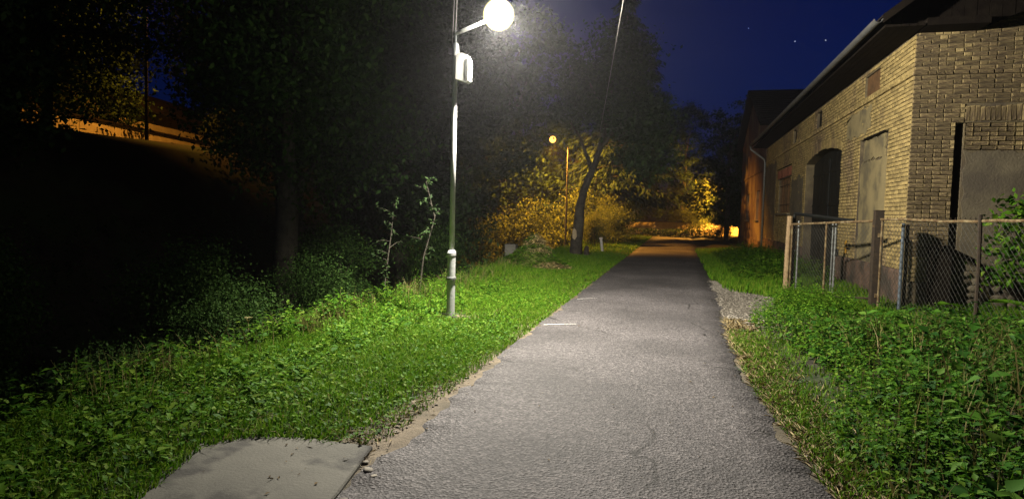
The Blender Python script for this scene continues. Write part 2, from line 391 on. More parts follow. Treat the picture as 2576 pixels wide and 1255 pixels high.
# concrete slab, foreground
sl = [(-1.60,2.0),(-1.76,3.1),(-1.905,3.80),(-2.4,3.80),(-2.74,3.73),(-2.99,3.48),(-2.90,3.1),(-2.55,2.0)]
b = MB(); n = len(sl); cx = sum(p[0] for p in sl)/n; cy = sum(p[1] for p in sl)/n
ring0 = [(x,y,-.1) for x,y in sl]; ring1 = [(x,y,.030) for x,y in sl]; ring2 = [(cx+(x-cx)*.985,cy+(y-cy)*.985,.040) for x,y in sl]
b.add(ring0+ring1+ring2, [(i,(i+1)%n,n+(i+1)%n,n+i) for i in range(n)]+[(n+i,n+(i+1)%n,2*n+(i+1)%n,2*n+i) for i in range(n)]+[tuple(range(2*n,3*n))])
tag(b.build('concrete_slab', M['concrete']), 'worn grey concrete slab set in the grass beside the asphalt path', 'slab')

# ------------------------------------------------------------------ vegetation generators (numpy)
def blades(P, h, w, lean=.4):
    n = len(P); az = rng.uniform(0, 2*np.pi, n); la = rng.uniform(0, 2*np.pi, n); ln = h*np.abs(rng.normal(0, lean, n))
    side = np.stack([np.cos(az), np.sin(az), 0*az], 1)*(w/2)[:,None]
    ld = np.stack([np.cos(la), np.sin(la), 0*la], 1)*ln[:,None]
    upm = np.stack([0*h,0*h,h*.55],1); upt = np.stack([0*h,0*h,h*np.clip(1-.25*lean,.4,1)],1)
    V = np.stack([P-side, P+side, P+upm+ld*.3-side*.8, P+upm+ld*.3+side*.8, P+upt+ld], 1)
    o = (np.arange(n)*5)[:,None]
    T = np.concatenate([o+np.array([0,1,2]), o+np.array([1,3,2]), o+np.array([2,3,4])], 0)
    return V.reshape(-1,3), T

def leaves(P, D, N_, L_, wd=.5, fold=.15):
    """4-triangle folded leaves: base P, direction D, normal N_, length L_"""
    n = len(P)
    D = D/np.linalg.norm(D,axis=1,keepdims=True)
    Sx = np.cross(D, N_); Sx /= np.maximum(np.linalg.norm(Sx,axis=1,keepdims=True),1e-6); Nn = np.cross(Sx, D)
    L1 = L_[:,None]
    mid = P + D*L1*.45 - Nn*L1*fold*.3
    l = P + D*L1*.4 + Sx*L1*wd*.5 + Nn*L1*fold*.5
    r = P + D*L1*.4 - Sx*L1*wd*.5 + Nn*L1*fold*.5
    tip = P + D*L1 - Nn*L1*fold
    V = np.stack([P, l, mid, r, tip], 1); o = (np.arange(n)*5)[:,None]
    T = np.concatenate([o+np.array(q) for q in ([0,2,1],[0,3,2],[1,2,4],[2,3,4])], 0)
    return V.reshape(-1,3), T

def rhombs(P, D, N_, L_, wd=.55):
    n = len(P); D = D/np.linalg.norm(D,axis=1,keepdims=True)
    Sx = np.cross(D, N_); Sx /= np.maximum(np.linalg.norm(Sx,axis=1,keepdims=True),1e-6); Nn = np.cross(Sx,D)
    L1 = L_[:,None]
    V = np.stack([P, P+D*L1*.45+Sx*L1*wd*.5+Nn*L1*.08, P+D*L1, P+D*L1*.45-Sx*L1*wd*.5+Nn*L1*.08], 1)
    o = (np.arange(n)*4)[:,None]
    return V.reshape(-1,3), np.concatenate([o+np.array([0,2,1]), o+np.array([0,3,2])], 0)

class NP:
    def __init__(s): s.V = []; s.T = []; s.n = 0
    def add(s, vt):
        V, T = vt; s.V.append(V); s.T.append(T+s.n); s.n += len(V); return s
    def mesh(s, name, m, smooth=False): return tris(name, np.concatenate(s.V), np.concatenate(s.T), m, smooth)

def rvec(n):
    v = rng.normal(size=(n,3)); return v/np.linalg.norm(v,axis=1,keepdims=True)

def plants(P, H, nodes, leaf, wd=.5, spread=.6, droop=.25):
    """upright leafy stems: opposite leaves in crossed pairs along each stem"""
    n = len(P); acc = NP()
    az0 = rng.uniform(0, 2*np.pi, n); tilt = rng.normal(0, .16, (n,2))
    for k in range(nodes):
        f = (k+1.0)/nodes
        for sgn in (0, np.pi):
            az = az0 + k*1.57 + sgn + rng.normal(0,.25,n)
            base_ = P + np.stack([tilt[:,0]*H*f, tilt[:,1]*H*f, H*f*rng.uniform(.93,1.0,n)],1)
            el = rng.normal(.25-droop+.5*(f-.5), .3, n)
            D = np.stack([np.cos(az)*np.cos(el), np.sin(az)*np.cos(el), np.sin(el)],1)
            Nn = np.stack([-np.cos(az)*np.sin(el), -np.sin(az)*np.sin(el), np.cos(el)],1)+rng.normal(0,.25,(n,3))
            acc.add(leaves(base_+D*.01, D, Nn, leaf*rng.uniform(.6,1.25,n)*(1.15-.55*f)*(.6+.4*min(1,f*3)), wd))
    top = P + np.stack([tilt[:,0]*H, tilt[:,1]*H, H],1); w = .004
    V = np.stack([P+[w,0,0], P+[-w,0,0], top],1).reshape(-1,3); acc.add((V, (np.arange(n)*3)[:,None]+np.array([[0,1,2]])))
    return np.concatenate(acc.V), np.concatenate(acc.T)

def on_ground(x, y, dz=0): return np.stack([x, y, ground_z(x, y)+dz], 1)

def snoise(x, y, s, seed=0):
    r = np.random.default_rng(seed); out = 0
    for k in range(5):
        a, b_, c = r.normal(0, s*(1.4**k), 2).tolist()+[r.uniform(0,6)]
        out = out + np.sin(a*x+b_*y+c)/(1.3**k)
    return out/3.0

def in_slab(x, y, m=0.0): return (y < 3.80+m-.12*np.clip((-2.5-x)/.3,0,1)) & (x > -2.99-m+.30*np.clip(3.48-y,0,3)) & (x > -3.0-m+(y-3.4)*.7)
# --- left verge grass
g = NP()
def verge(n, y0, y1, hmin, hmax, w, pw=1.0):
    y = y0+(y1-y0)*rng.uniform(0,1,n)**pw; x = rng.uniform(-4.72, -1.88, n)
    keep = ~in_slab(x,y,-.06) & (np.hypot(x+3.18, (y-8.86)*.8) > .20+.07*np.sin(5*np.arctan2(y-8.88,x+3.21)))
    edge = np.clip((x+2.14+.12*snoise(x,y,2.0,3)+.12*np.clip(6-y,0,1))/.20, 0, 1)     # thin out towards the asphalt, in front more than far off
    thin = np.clip(1.3-.12*y, .35, 1.0)
    keep &= rng.uniform(0,1,n) > edge*thin*1.05
    keep &= rng.uniform(0,1,n) > .35*np.clip(1-np.hypot(x+3.1,y-8.9)/.55,0,1)*2
    x, y = x[keep], y[keep]
    tall = np.clip((-3.9-x)/.6, 0, 1); c = .5+.5*np.clip(snoise(x,y,1.6,1),-1,1)
    h = (hmin+(hmax-hmin)*rng.uniform(0,1,len(x)))*(.65+.7*c)*(1+1.6*tall)
    g.add(blades(on_ground(x,y,-.005), h, w*rng.uniform(.7,1.3,len(x)), .75))
verge(75000, 2.4, 7.5, .03, .10, .008)
verge(65000, 7.0, 14, .035, .10, .010)
verge(34000, 14, 27, .06, .13, .016)
verge(9000, 27, 52, .08, .2, .03)
tag(link('grass', g.mesh('grass', M['grass'])), kind='stuff')
n = 34; cy_ = rng.uniform(3.9,8.5,n); cx_ = -2.0+rng.normal(0,.07,n)
for a_, c_ in zip(cx_, cy_):
    m_ = 70; x = a_+rng.normal(0,.035,m_); y = c_+rng.normal(0,.045,m_); g.add(blades(on_ground(x,y,.005), rng.uniform(.02,.07,m_), np.full(m_,.007), .9))
# broad leaves in the verge
g = NP()
n = 26000; y = 2.3+12*rng.uniform(0,1,n)**1.3; x = rng.uniform(-4.7,-1.95,n)
k = ~in_slab(x,y) & (rng.uniform(0,1,n) < .35+.5*snoise(x,y,1.1,5)+.35*np.clip((-3.2-x),0,1)); x, y = x[k], y[k]
az = rng.uniform(0,6.28,len(x)); el = rng.uniform(.0,.9,len(x))
D = np.stack([np.cos(az)*np.cos(el),np.sin(az)*np.cos(el),np.sin(el)],1); N_ = np.stack([-np.cos(az)*np.sin(el),-np.sin(az)*np.sin(el),np.cos(el)],1)
g.add(leaves(on_ground(x,y,.03)+np.stack([0*x,0*x,rng.uniform(0,.05,len(x))],1), D, N_+rng.normal(0,.2,(len(x),3)), rng.uniform(.02,.05,len(x)), .75))
n = 520; y = rng.uniform(2.0,13,n); x = -4.75+1.5*rng.uniform(0,1,n)**1.5; x = np.where(y < 4.6, rng.uniform(-5.0,-2.95,n), x)
k = ~in_slab(x,y,.06); x, y = x[k], y[k]
g.add(plants(on_ground(x,y), rng.uniform(.10,.34,len(x)), 5, .085, .5))
n = 260; y = rng.uniform(7,19,n); x = -4.5+.15*np.sin(y*.7)+rng.normal(0,.14,n)
g.add(plants(on_ground(x,y), rng.uniform(.15,.5,n)*(.6+.5*np.clip(snoise(x,y,2.5,18)+.4,0,1.2)), 7, .075, .5))
n = 330; y = rng.uniform(2.6,9.5,n); x = -4.28-.03*y*(y>7)+.12*np.sin(y*.9)-np.abs(rng.normal(0,.22,n))
g.add(plants(on_ground(x,y), rng.uniform(.15,.48,n)*(.55+.6*np.clip(snoise(x,y,1.8,28)+.4,0,1.2)), 6, .12, .5))
n = 90; y = rng.uniform(2.4,9,n); x = -4.4+rng.uniform(-.3,1.2,n); k = ~in_slab(x,y,.1); g.add(plants(on_ground(x[k],y[k]), rng.uniform(.05,.14,k.sum()), 2, .14, .6, droop=0))
tag(link('verge_weeds', g.mesh('verge_weeds', M['weed'])), kind='stuff')
g = NP(); n = 30000; y = 2.4+16*rng.uniform(0,1,n)**1.2; x = rng.uniform(-4.5,-1.95,n); k = ~in_slab(x,y,-.03) & (rng.uniform(0,1,n) < .10+.55*np.clip(snoise(x,y,1.5,91)-.15,0,1)+.25*np.clip((x+2.35)/.3,0,1)) & (np.hypot(x+3.18,y-8.86) > .22); x, y = x[k], y[k]
g.add(blades(on_ground(x,y), rng.uniform(.03,.10,len(x)), rng.uniform(.006,.010,len(x)), 1.1))
tag(link('dry_blades', g.mesh('dry_blades', M['dry_grass'])), kind='stuff')
# tall seed grass on the ditch edge
g = NP(); n = 1500; y = rng.uniform(3.6,20,n); x = -4.45+.18*np.sin(y*.7)+rng.normal(0,.22,n)
g.add(blades(on_ground(x,y), rng.uniform(.15,.5,n)*(.6+.5*np.clip(snoise(x,y,2.2,8)+.5,0,1.2)), np.full(n,.008), .35))
for c_, a_ in ((5.7,-4.72),(6.9,-4.35),(7.6,-4.45),(8.6,-4.6),(10.4,-4.5),(12.5,-4.6),(4.6,-4.55)):
    m_ = 160; x = a_+rng.normal(0,.10,m_); y = c_+rng.normal(0,.12,m_); g.add(blades(on_ground(x,y), rng.uniform(.15,.42,m_), np.full(m_,.009), .4))
tag(link('seed_grass', g.mesh('seed_grass', M['dry_grass'])), kind='stuff')
# left ditch bank undergrowth
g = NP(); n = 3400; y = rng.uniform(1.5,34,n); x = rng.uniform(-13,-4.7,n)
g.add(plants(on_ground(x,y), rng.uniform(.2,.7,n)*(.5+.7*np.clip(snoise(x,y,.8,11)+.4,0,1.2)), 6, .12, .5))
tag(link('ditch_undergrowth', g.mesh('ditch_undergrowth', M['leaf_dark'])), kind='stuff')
# --- right weeds
fx = np.array([[2.41,15.02],[3.40,12.33],[3.88,9.65],[4.5,6.2]])
def fence_x(y): return np.interp(y, fx[::-1,1], fx[::-1,0])
def weed_h(x, y, lo):
    """how tall the weeds stand: highest near the path bend, trodden low along the fence"""
    cl = .5+.5*np.clip(1.3*snoise(x,y,1.15,21),-1,1)
    return np.clip((.10+1.05*np.clip((x-lo)/1.3,0,1)*(.4+.6*cl)), 0, np.clip(1.60-.128*(.97*y+.25*x), .16, 1.0)*(.7+.5*cl))
g = NP(); n = 2300; y = rng.uniform(1.0,12.7,n); lo = 1.32+.22*np.sin(y*1.1)+.15*np.clip(y-9,0,3); x = lo+rng.uniform(0,1,n)**.8*(5.2-lo)
H = weed_h(x,y,lo)*rng.uniform(.6,1.15,n)
k = (snoise(x,y,2.2,55) > -.75); x, y, H = x[k], y[k], H[k]
tl = H > .34
g.add(plants(on_ground(x[tl],y[tl]), H[tl], 9, .105, .48, droop=.45)); g.add(plants(on_ground(x[~tl],y[~tl]), H[~tl], 4, .10, .55, droop=.25))
n = 150; y = rng.uniform(1.5,9.5,n); lo = 1.5+.2*np.sin(y*1.1); x = lo+rng.uniform(0,1,n)*(5.2-lo); H = weed_h(x,y,lo)*1.05
g.add(plants(on_ground(x,y), H, 4, .20, .72, droop=.15))
tag(link('nettle_weeds', g.mesh('nettle_weeds', M['nettle'])), kind='stuff')
g = NP(); n = 2600; y = rng.uniform(1.2,10,n); lo = 1.3+.2*np.sin(y*1.1); x = lo+rng.uniform(0,1,n)*(5-lo); H = np.maximum(weed_h(x,y,lo),.12)*rng.uniform(.7,1.35,n)
g.add(blades(on_ground(x,y), H, rng.uniform(.006,.012,n), .45))
tag(link('tall_grass', g.mesh('tall_grass', M['dry_grass'])), kind='stuff')
# clump of bright weeds round the gate foot
g = NP(); n = 300; a_ = rng.uniform(0,6.28,n); r_ = .75*np.sqrt(rng.uniform(0,1,n)); x = 2.25+r_*np.cos(a_)*.8; y = 11.6+r_*np.sin(a_)*1.9
g.add(plants(on_ground(x,y), rng.uniform(.2,.46,n), 7, .085, .5))
n = 500; y = rng.uniform(4,11.5,n); x = 1.35+.2*np.sin(y*1.1)+rng.uniform(0,1,n)
g.add(plants(on_ground(x,y), rng.uniform(.12,.4,n), 6, .07, .6))
tag(link('bright_weeds', g.mesh('bright_weeds', M['weed'])), kind='stuff')
# grass and straw on the right side
g = NP(); n = 20000; y = rng.uniform(1.3,11,n)*1.0; x = right_edge(y)+.02+rng.exponential(.38,n)
k = (snoise(x,y,2.6,77) > -.55) & (x < 3.2) & (rng.uniform(0,1,n) < np.clip((x-right_edge(y))/.25+.12,0,1)) & ~((y > 9.4) & (x < 1.7)); x, y = x[k], y[k]
g.add(blades(on_ground(x,y), rng.uniform(.03,.11,len(x)), rng.uniform(.006,.011,len(x)), .8))
n = 16000; y = rng.uniform(8.8,13.0,n); x = rng.uniform(2.2,6.5,n); g.add(blades(on_ground(x,y), rng.uniform(.06,.2,n), np.full(n,.012), .6))
n = 30000; y = rng.uniform(11.2,33,n); x = rng.uniform(.9,4.0,n); k = (x > .88+1.55*np.exp(-((y-11.9)/2.6)**2)+.10*np.sin(y*2)+.12*snoise(x,y,2.5,71)); x, y = x[k], y[k]
g.add(blades(on_ground(x,y), rng.uniform(.08,.22,len(x)), np.full(len(x),.016)))
tag(link('side_grass', g.mesh('side_grass', M['grass'])), kind='stuff')
g = NP(); n = 6500; y = rng.uniform(1.3,10.5,n); x = right_edge(y)+.03+np.abs(rng.normal(0,.24,n))
az = rng.normal(1.3,.7,n); D = np.stack([np.cos(az),np.sin(az),rng.normal(.12,.12,n)],1)
g.add(rhombs(on_ground(x,y,.02), D, np.stack([0*x,0*x,1+0*x],1)+rng.normal(0,.3,(n,3)), rng.uniform(.05,.16,n), .07))
n = 500; y = rng.uniform(2.5,6,n); x = -2.05+rng.normal(0,.1,n); az = rng.uniform(0,6.28,n); D = np.stack([np.cos(az),np.sin(az),rng.normal(.1,.1,n)],1)
g.add(rhombs(on_ground(x,y,.02), D, np.stack([0*x,0*x,1+0*x],1)+rng.normal(0,.3,(n,3)), rng.uniform(.03,.09,n), .1))
tag(link('dry_straw', g.mesh('dry_straw', M['straw'])), kind='stuff')
g = NP(); n = 1500; y = rng.uniform(17,30,n); x = 1.5+rng.uniform(0,1,n)*2.3
g.add(plants(on_ground(x,y), rng.uniform(.2,.6,n)*np.clip((x-1.1)/1.5,.3,1), 6, .13, .55))
tag(link('house_foot_weeds', g.mesh('house_foot_weeds', M['weed'])), kind='stuff')

# pebbles: icosahedron-like stones
def ico():
    p = (1+5**.5)/2
    V = np.array([(-1,p,0),(1,p,0),(-1,-p,0),(1,-p,0),(0,-1,p),(0,1,p),(0,-1,-p),(0,1,-p),(p,0,-1),(p,0,1),(-p,0,-1),(-p,0,1)],float)
    V /= np.linalg.norm(V[0])
    T = np.array([(0,11,5),(0,5,1),(0,1,7),(0,7,10),(0,10,11),(1,5,9),(5,11,4),(11,10,2),(10,7,6),(7,1,8),(3,9,4),(3,4,2),(3,2,6),(3,6,8),(3,8,9),(4,9,5),(2,4,11),(6,2,10),(8,6,7),(9,8,1)])
    return V, T
IV, IT = ico()
def stones(P, sz, flat=.55):
    n = len(P); s3 = sz[:,None]*np.stack([rng.uniform(.7,1.3,n),rng.uniform(.7,1.3,n),flat*rng.uniform(.7,1.2,n)],1)
    V = IV[None]*(1+rng.normal(0,.16,(n,12,1)))*s3[:,None,:]
    az = rng.uniform(0,6.28,n); c, s_ = np.cos(az)[:,None], np.sin(az)[:,None]
    V = np.stack([V[...,0]*c-V[...,1]*s_, V[...,0]*s_+V[...,1]*c, V[...,2]],-1)+P[:,None,:]
    return V.reshape(-1,3), (np.arange(n)*12)[:,None,None].repeat(20,1).repeat(3,2).reshape(-1,3)+np.tile(IT,(n,1))
g = NP(); n = 5200; y = rng.uniform(9.3,17,n); x = .80+rng.uniform(0,1,n)*(.2+1.5*np.exp(-((y-11.9)/2.6)**2)); g.add(stones(on_ground(x,y,.012), rng.uniform(.005,.017,n)*(1+.6*(rng.uniform(0,1,n)>.93))))
n = 520; x = .85+np.abs(rng.normal(.3,.35,n)); y = rng.normal(10.4,.28,n); g.add(stones(on_ground(x,y,.015), rng.uniform(.012,.034,n)))
n = 260; y = rng.uniform(2.2,7,n); x = -1.98+rng.normal(0,.09,n); g.add(stones(on_ground(x,y,.016), rng.uniform(.004,.016,n)))
n = 200; y = rng.uniform(1.5,9,n); x = right_edge(y)+.05+np.abs(rng.normal(0,.06,n)); g.add(stones(on_ground(x,y,.016), rng.uniform(.004,.014,n)))
tag(link('gravel', g.mesh('gravel', M['pebble'])), kind='stuff')
# single stones by the slab edge, and scraps on the path
for i, (x, y, s_, z, lab) in enumerate([(-1.845,3.58,.022,.02,'pale chip at the far corner of the concrete slab'),(-1.765,3.47,.040,.02,'biggest pale stone chip lying along the slab edge'),(-1.70,3.40,.019,.02,'flat stone chip halfway down the slab edge'),
        (-1.71,3.06,.030,.02,'pale stone chip nearest the camera beside the slab'),(-2.93,3.16,0.022,.055,'small pebble on the left rim of the concrete slab'),(.35,7.1,.018,.045,'small white pebble on the asphalt near its right edge'),(-.45,5.2,.012,.06,'tiny pale pebble alone in the middle of the path'),
        (.42,8.9,.026,.04,'dark scrap lying on the asphalt before the gravel')]):
    me = tris('stone_chip', *stones(np.zeros((1,3)), np.array([s_*1.15]), .28), M['pebble'] if i != 7 else M['dark_metal'])
    tag(link('stone_chip', me, None, (x,y,z)), lab, 'stone', 'loose stone chips around the path')

# ------------------------------------------------------------------ brick house
HX, HY = 4.0, 12.93
house = thing('brick_house', (HX,HY,0), 'old yellow brick house with barn door and dark overhanging eaves beside path', 'house')
WID, LEN, EZ = 9.4, 19.4, 4.97
b = MB()                                                     # mortar core, set 12 mm behind the brick faces
i0 = .012
# front wall: pier, slot, infill, the rest; side wall with openings
b.box(i0,i0,-.3,.70,.5,3.4); b.box(.70,.42,-.3,.85,.5,3.4); b.box(.85,.045,-.3,3.0,.5,3.4); b.box(3.0,i0,-.3,WID,.5,3.4); b.box(.70,.03,-.3,.85,.42,.72)
rid = WID/2; rz = EZ+(rid)*.77
b.prism([(i0,3.4),(WID,3.4),(WID,EZ),(rid,rz),(i0,EZ)], 1, i0, .5)
D0, D1, SPR, APX = 4.95, 9.6, 3.42, 3.66
b.box(i0,.5,-.3,.4,1.25,3.45); b.box(.07,1.25,-.3,.4,3.3,3.45); b.box(i0,3.3,-.3,.4,D0,3.45)
arc = [(D0+(D1-D0)*k/14, SPR+(APX-SPR)*(1-(2*k/14-1)**2)) for k in range(15)]
b.prism([(.5,3.45),(D0,3.45)]+arc[0:1]+arc+[(D1,3.45),(LEN,3.72),(LEN,4.36),(.5,4.36)], 0, i0, .4)
W0, W1, WZ0, WZ1 = 12.4, 15.2, 1.90, 3.25
b.box(i0,D1,-.3,.4,W0,3.70); b.box(i0,W0,-.3,.4,W1,WZ0); b.box(i0,W0,WZ1,.4,W1,3.74); b.box(i0,W1,-.3,.4,LEN,3.735)
for (y0,y1) in ((.5,2.0),(3.15,7.5),(8.25,11.6),(12.3,LEN)): b.box(i0,y0,4.36,.4,y1,4.85)
for (y0,y1) in ((2.0,3.15),(7.5,8.25),(11.6,12.3)): b.box(.1,y0,4.36,.4,y1,4.85)
b.box(i0,.5,4.85,.4,LEN,EZ+.05)
b.box(.4,LEN-.3,-.3,WID,LEN,EZ); b.box(WID-.3,.5,-.3,WID,LEN-.3,EZ)
b.build('wall', M['mortar'], house)

BR = []      # (face, u0, u1, z0, z1, proud, mat)
def lay(face, zones, z0, z1, ch=.077, j=.012, off=0.0, seed=0, red=None):
    r = random.Random(seed); nrow = int(round((z1-z0)/ch)); ch = (z1-z0)/nrow
    for i in range(nrow):
        za = z0+i*ch+j/2; zb = z0+(i+1)*ch-j/2
        for (a, c) in zones((za+zb)/2):
            u = a+j/2; first = True; k = i
            while u < c-.03:
                Lb = .24 if (k % 2 == 0) else .115
                if r.random() < .12: Lb = .24 if Lb < .2 else .115
                if first and i % 2: Lb = .115
                first = False; k += 1
                e = min(u+Lb, c-j/2)
                if c-e < .06: e = c-j/2
                if e-u > .03: BR.append((face, u, e, za, zb, off+r.uniform(-.004,.005), red))
                u = e+j
FU = 5.0
def z_front_low(z): return [(0,.70)]
lay('f', lambda z: [(0,.70)], .55, 3.4, seed=1)
lay('f', lambda z: [(.85,3.0)], 2.92, 3.4, off=-.034, seed=2)
lay('f', lambda z: [(3.0,FU)], .75, 3.4, seed=3)
lay('f', lambda z: [(0,.83),(3.02,FU)], 3.4, 3.73, seed=4)
lay('f', lambda z: [(0,FU)], 3.73, 4.23, seed=5)
lay('f', lambda z: [(-.03,FU)], 4.23, 4.31, off=.03, seed=6)
lay('f', lambda z: [(0,FU)], 4.31, 4.93, seed=7)
lay('f', lambda z: [((z-EZ)/.77+.05,FU)], 4.93, 7.3, seed=8)
u = .84
while u < 3.0:
    BR.append(('f', u, u+.066, 3.425, 3.70+random.uniform(-.03,.01), random.uniform(.0,.008), None)); u += .078
def zs(z):
    Z = [(.0,1.25),(3.3,D0)] if z < 3.45 else [(.0,D0)]
    if z < 3.45 or z < APX:
        if z > SPR:
            hw = (D1-D0)/2*math.sqrt(max(0,1-(z-SPR)/(APX-SPR)))+.12; c = (D0+D1)/2
            Z = ([(0,c-hw)] if z >= 3.45 else [(0,1.25),(3.3,c-hw)])+[(c+hw,W0)]
        else: Z = Z+[(D1,W0)]
    else: Z = [(0,W0)]
    if WZ0 < z < WZ1: Z = Z+[(W1,LEN)]
    elif WZ1 <= z < 3.64: Z = Z+[(W1+.35,LEN)]; Z = [(a, min(c, W0-.15)) if abs(c-W0) < 1e-6 else (a,c) for a,c in Z]
    else: Z = [(a, LEN) if abs(c-W0) < 1e-6 else (a,c) for a,c in Z]
    return Z
lay('s', zs, .75, 4.23, seed=11)
lay('s', lambda z: [(-.03,LEN)], 4.23, 4.31, off=.03, seed=12)
lay('s', lambda z: [(0,2.0),(3.15,7.5),(8.25,11.6),(12.3,LEN)] if 4.36 < z < 4.85 else [(0,LEN)], 4.31, 4.95, seed=13)
n_ = 40                                                       # arch ring of bricks on edge
u = W0-.12
while u < W1+.3: BR.append(('s', u, u+.068, 3.28, 3.62, .006, 'r')); u += .079

BV = None
def brick_variants(m, n=6):
    out = []
    for k in range(n):
        r = random.Random(100+k); bv = .07
        def j(s=.035): return r.uniform(-s, s)
        # unit brick: x 0..1, y 0 (wall) .. -1 (face), z 0..1
        back = [(0,0,0),(1,0,0),(1,0,1),(0,0,1)]
        mid = [(0+j(.02),-.55,j(.05)),(1+j(.02),-.55,j(.05)),(1+j(.02),-.55,1+j(.05)),(j(.02),-.55,1+j(.05))]
        fr_ = [(.03+abs(j()),-1+j(.25),.10+j(.08)),(.97-abs(j()),-1+j(.25),.10+j(.08)),(.97-abs(j()),-1+j(.25),.90+j(.08)),(.03+abs(j()),-1+j(.25),.90+j(.08))]
        F = []
        for a in (0,4):
            for i in range(4): F.append((a+i,a+(i+1)%4,a+4+(i+1)%4,a+4+i))
        F.append((8,9,10,11))
        out.append(MB().add(back+mid+fr_, F))
    return out
variants = brick_variants(None)
def brick_xf(br):
    face, u0, u1, z0, z1, pr, red = br
    d = .022+pr
    if face == 'f': # u along +x, outward -y, base plane y = .012
        return Matrix(((u1-u0,0,0,u0),(0,d,0,.012),(0,0,z1-z0,z0),(0,0,0,1)))
    # side: outward -x, u along +y ; local x -> y, local y(-) -> x(-): mirrored along u to keep it right-handed
    return Matrix(((0,d,0,.012),(-(u1-u0),0,0,u1),(0,0,z1-z0,z0),(0,0,0,1)))
def shown(br):
    face, u0, u1, z0, z1, pr, red = br
    p = np.array([HX+(u0+u1)/2, HY, (z0+z1)/2]) if face == 'f' else np.array([HX, HY+(u0+u1)/2, (z0+z1)/2])
    v = p-CAM; zc = v@fwd
    if zc <= 0: return 0
    X, Y = 1288+1600*(v@rtv)/zc, 627.5-1600*(v@upv)/zc
    if not (0 < X < 2576 and 0 < Y < 1255): return 0
    nrm = np.array([0,-1.0,0]) if face == 'f' else np.array([-1.0,0,0])
    c = -(v@nrm)/np.linalg.norm(v)
    return max(0,c)*(u1-u0)*(z1-z0)/(v@v)*(1 if z0 > 1.0 else .3)
BR.sort(key=shown, reverse=True)
bm_ = [[v.mesh('brick', M['brick']) for v in variants], [v.mesh('brick', M['red_brick']) for v in variants], [v.mesh('brick', M['brick_front']) for v in variants]]
for i, br in enumerate(BR[:300]):
    o = link('brick', bm_[1 if br[6] else 2 if br[0] == 'f' else 0][random.randrange(6)], house)
    o.matrix_local = brick_xf(br)
for nm, sel, mm in (('brickwork', [q for q in BR[300:] if not q[6] and q[0] == 's'], M['brick']), ('brickwork', [q for q in BR[300:] if not q[6] and q[0] == 'f'], M['brick_front']), ('red_lintel', [q for q in BR[300:] if q[6]], M['red_brick'])):
    b = MB()
    for br in sel:
        v = variants[random.randrange(6)]; X = brick_xf(br)
        b.add([X @ Vector(p) for p in v.v], v.f)
    tag(b.build(nm, mm, house), kind='stuff')
# arch over the barn door
b = MB(); nA = 52
for k in range(nA):
    f0, f1 = (k+.06)/nA, (k+.94)/nA
    pts = []
    for f, dz in ((f0,0),(f1,0),(f1,.24),(f0,.24)):
        y = D0+(D1-D0)*f; z = SPR+(APX-SPR)*(1-(2*f-1)**2)+dz+.004; pts.append((y,z))
    b.prism(pts, 0, -.008-random.uniform(0,.006), .02)
tag(b.build('arch_brickwork', M['brick'], house), kind='stuff')
# plaster panels
def rough_panel(u0, u1, z0, z1, face, y, th=.02, n=14, jit=.05):
    pts = []
    for (a, c) in (((u0,z0),(u1,z0)),((u1,z0),(u1,z1)),((u1,z1),(u0,z1)),((u0,z1),(u0,z0))):
        for k in range(n):
            pts.append((a[0]+(c[0]-a[0])*k/n+random.uniform(-jit,jit)*.5, a[1]+(c[1]-a[1])*k/n+random.uniform(-jit,jit)*.5))
    b = MB()
    if face == 'f': b.prism(pts, 1, y-th, y)
    else: b.prism(pts, 0, y-th, y)
    return b
rough_panel(.89,3.0,.78,2.90,'f',.045,.016,18,.07).build('plaster_panel', M['grey_plaster'], house)
rough_panel(1.30,3.26,.1,2.95,'s',.07,.03,16,.09).build('plaster_panel', M['plaster'], house)
rough_panel(1.6,3.1,2.98,3.42,'s',.068,.024,10,.10).build('plaster_panel', M['plaster'], house)
rough_panel(2.5,4.5,3.6,4.15,'s',-.004,.012,12,.14).build('plaster_panel', M['plaster'], house)
rough_panel(9.9,12.1,.9,3.1,'s',-.004,.012,12,.2).build('plaster_panel', M['grey_plaster'], house)
rough_panel(16,19.2,.8,4.1,'s',-.004,.012,12,.2).build('plaster_panel', M['grey_plaster'], house)
b = MB(); b.box(-.018,1.45,3.44,.02,2.95,3.475); b.build('lintel', M['dark_wood'], house)
# plinth on the side wall
b = MB(); b.prism([(-.04,-.3),(-.04,.70),(-.012,.75),(.02,.75),(.02,-.3)], 1, .02, D0-.02); b.build('plinth', M['plinth'], house)
b = MB(); b.prism([(-.04,-.3),(-.04,.70),(-.012,.75),(.02,.75),(.02,-.3)], 1, D1+.02, 16.8); b.prism([(-.04,-.3),(-.04,.70),(-.012,.75),(.02,.75),(.02,-.3)], 1, 17.3, LEN)
b.box(-.04,16.8,-.3,.02,17.3,.15); b.box(-.04,16.8,.5,.02,17.3,.7); b.build('plinth', M['plinth'], house)
MB().box(.0,16.8,.15,.012,17.3,.5).build('cellar_vent', M['dark_metal'], house)
# rubble stones at the foot of the front wall
smesh = [tris('stone', *(lambda V,T: (V,T))(*stones(np.zeros((1,3)), np.array([1.0]), 1.0)), M['stone'], False) for _ in range(7)]
r = random.Random(5); z = .02; row = 0
while z < .76:
    hgt = r.uniform(.10,.15); u = .02 if z < .5 else .86
    while u < 2.6:
        w = r.uniform(.12,.26)
        o = link('stone', smesh[r.randrange(7)], house, (u+w/2, .03, z+hgt/2+r.uniform(-.015,.015)))
        o.scale = (w*.58, .045, hgt*.62); o.rotation_euler = (0, r.uniform(-.2,.2), 0)
        u += w+.012
    z += hgt+.006; row += 1
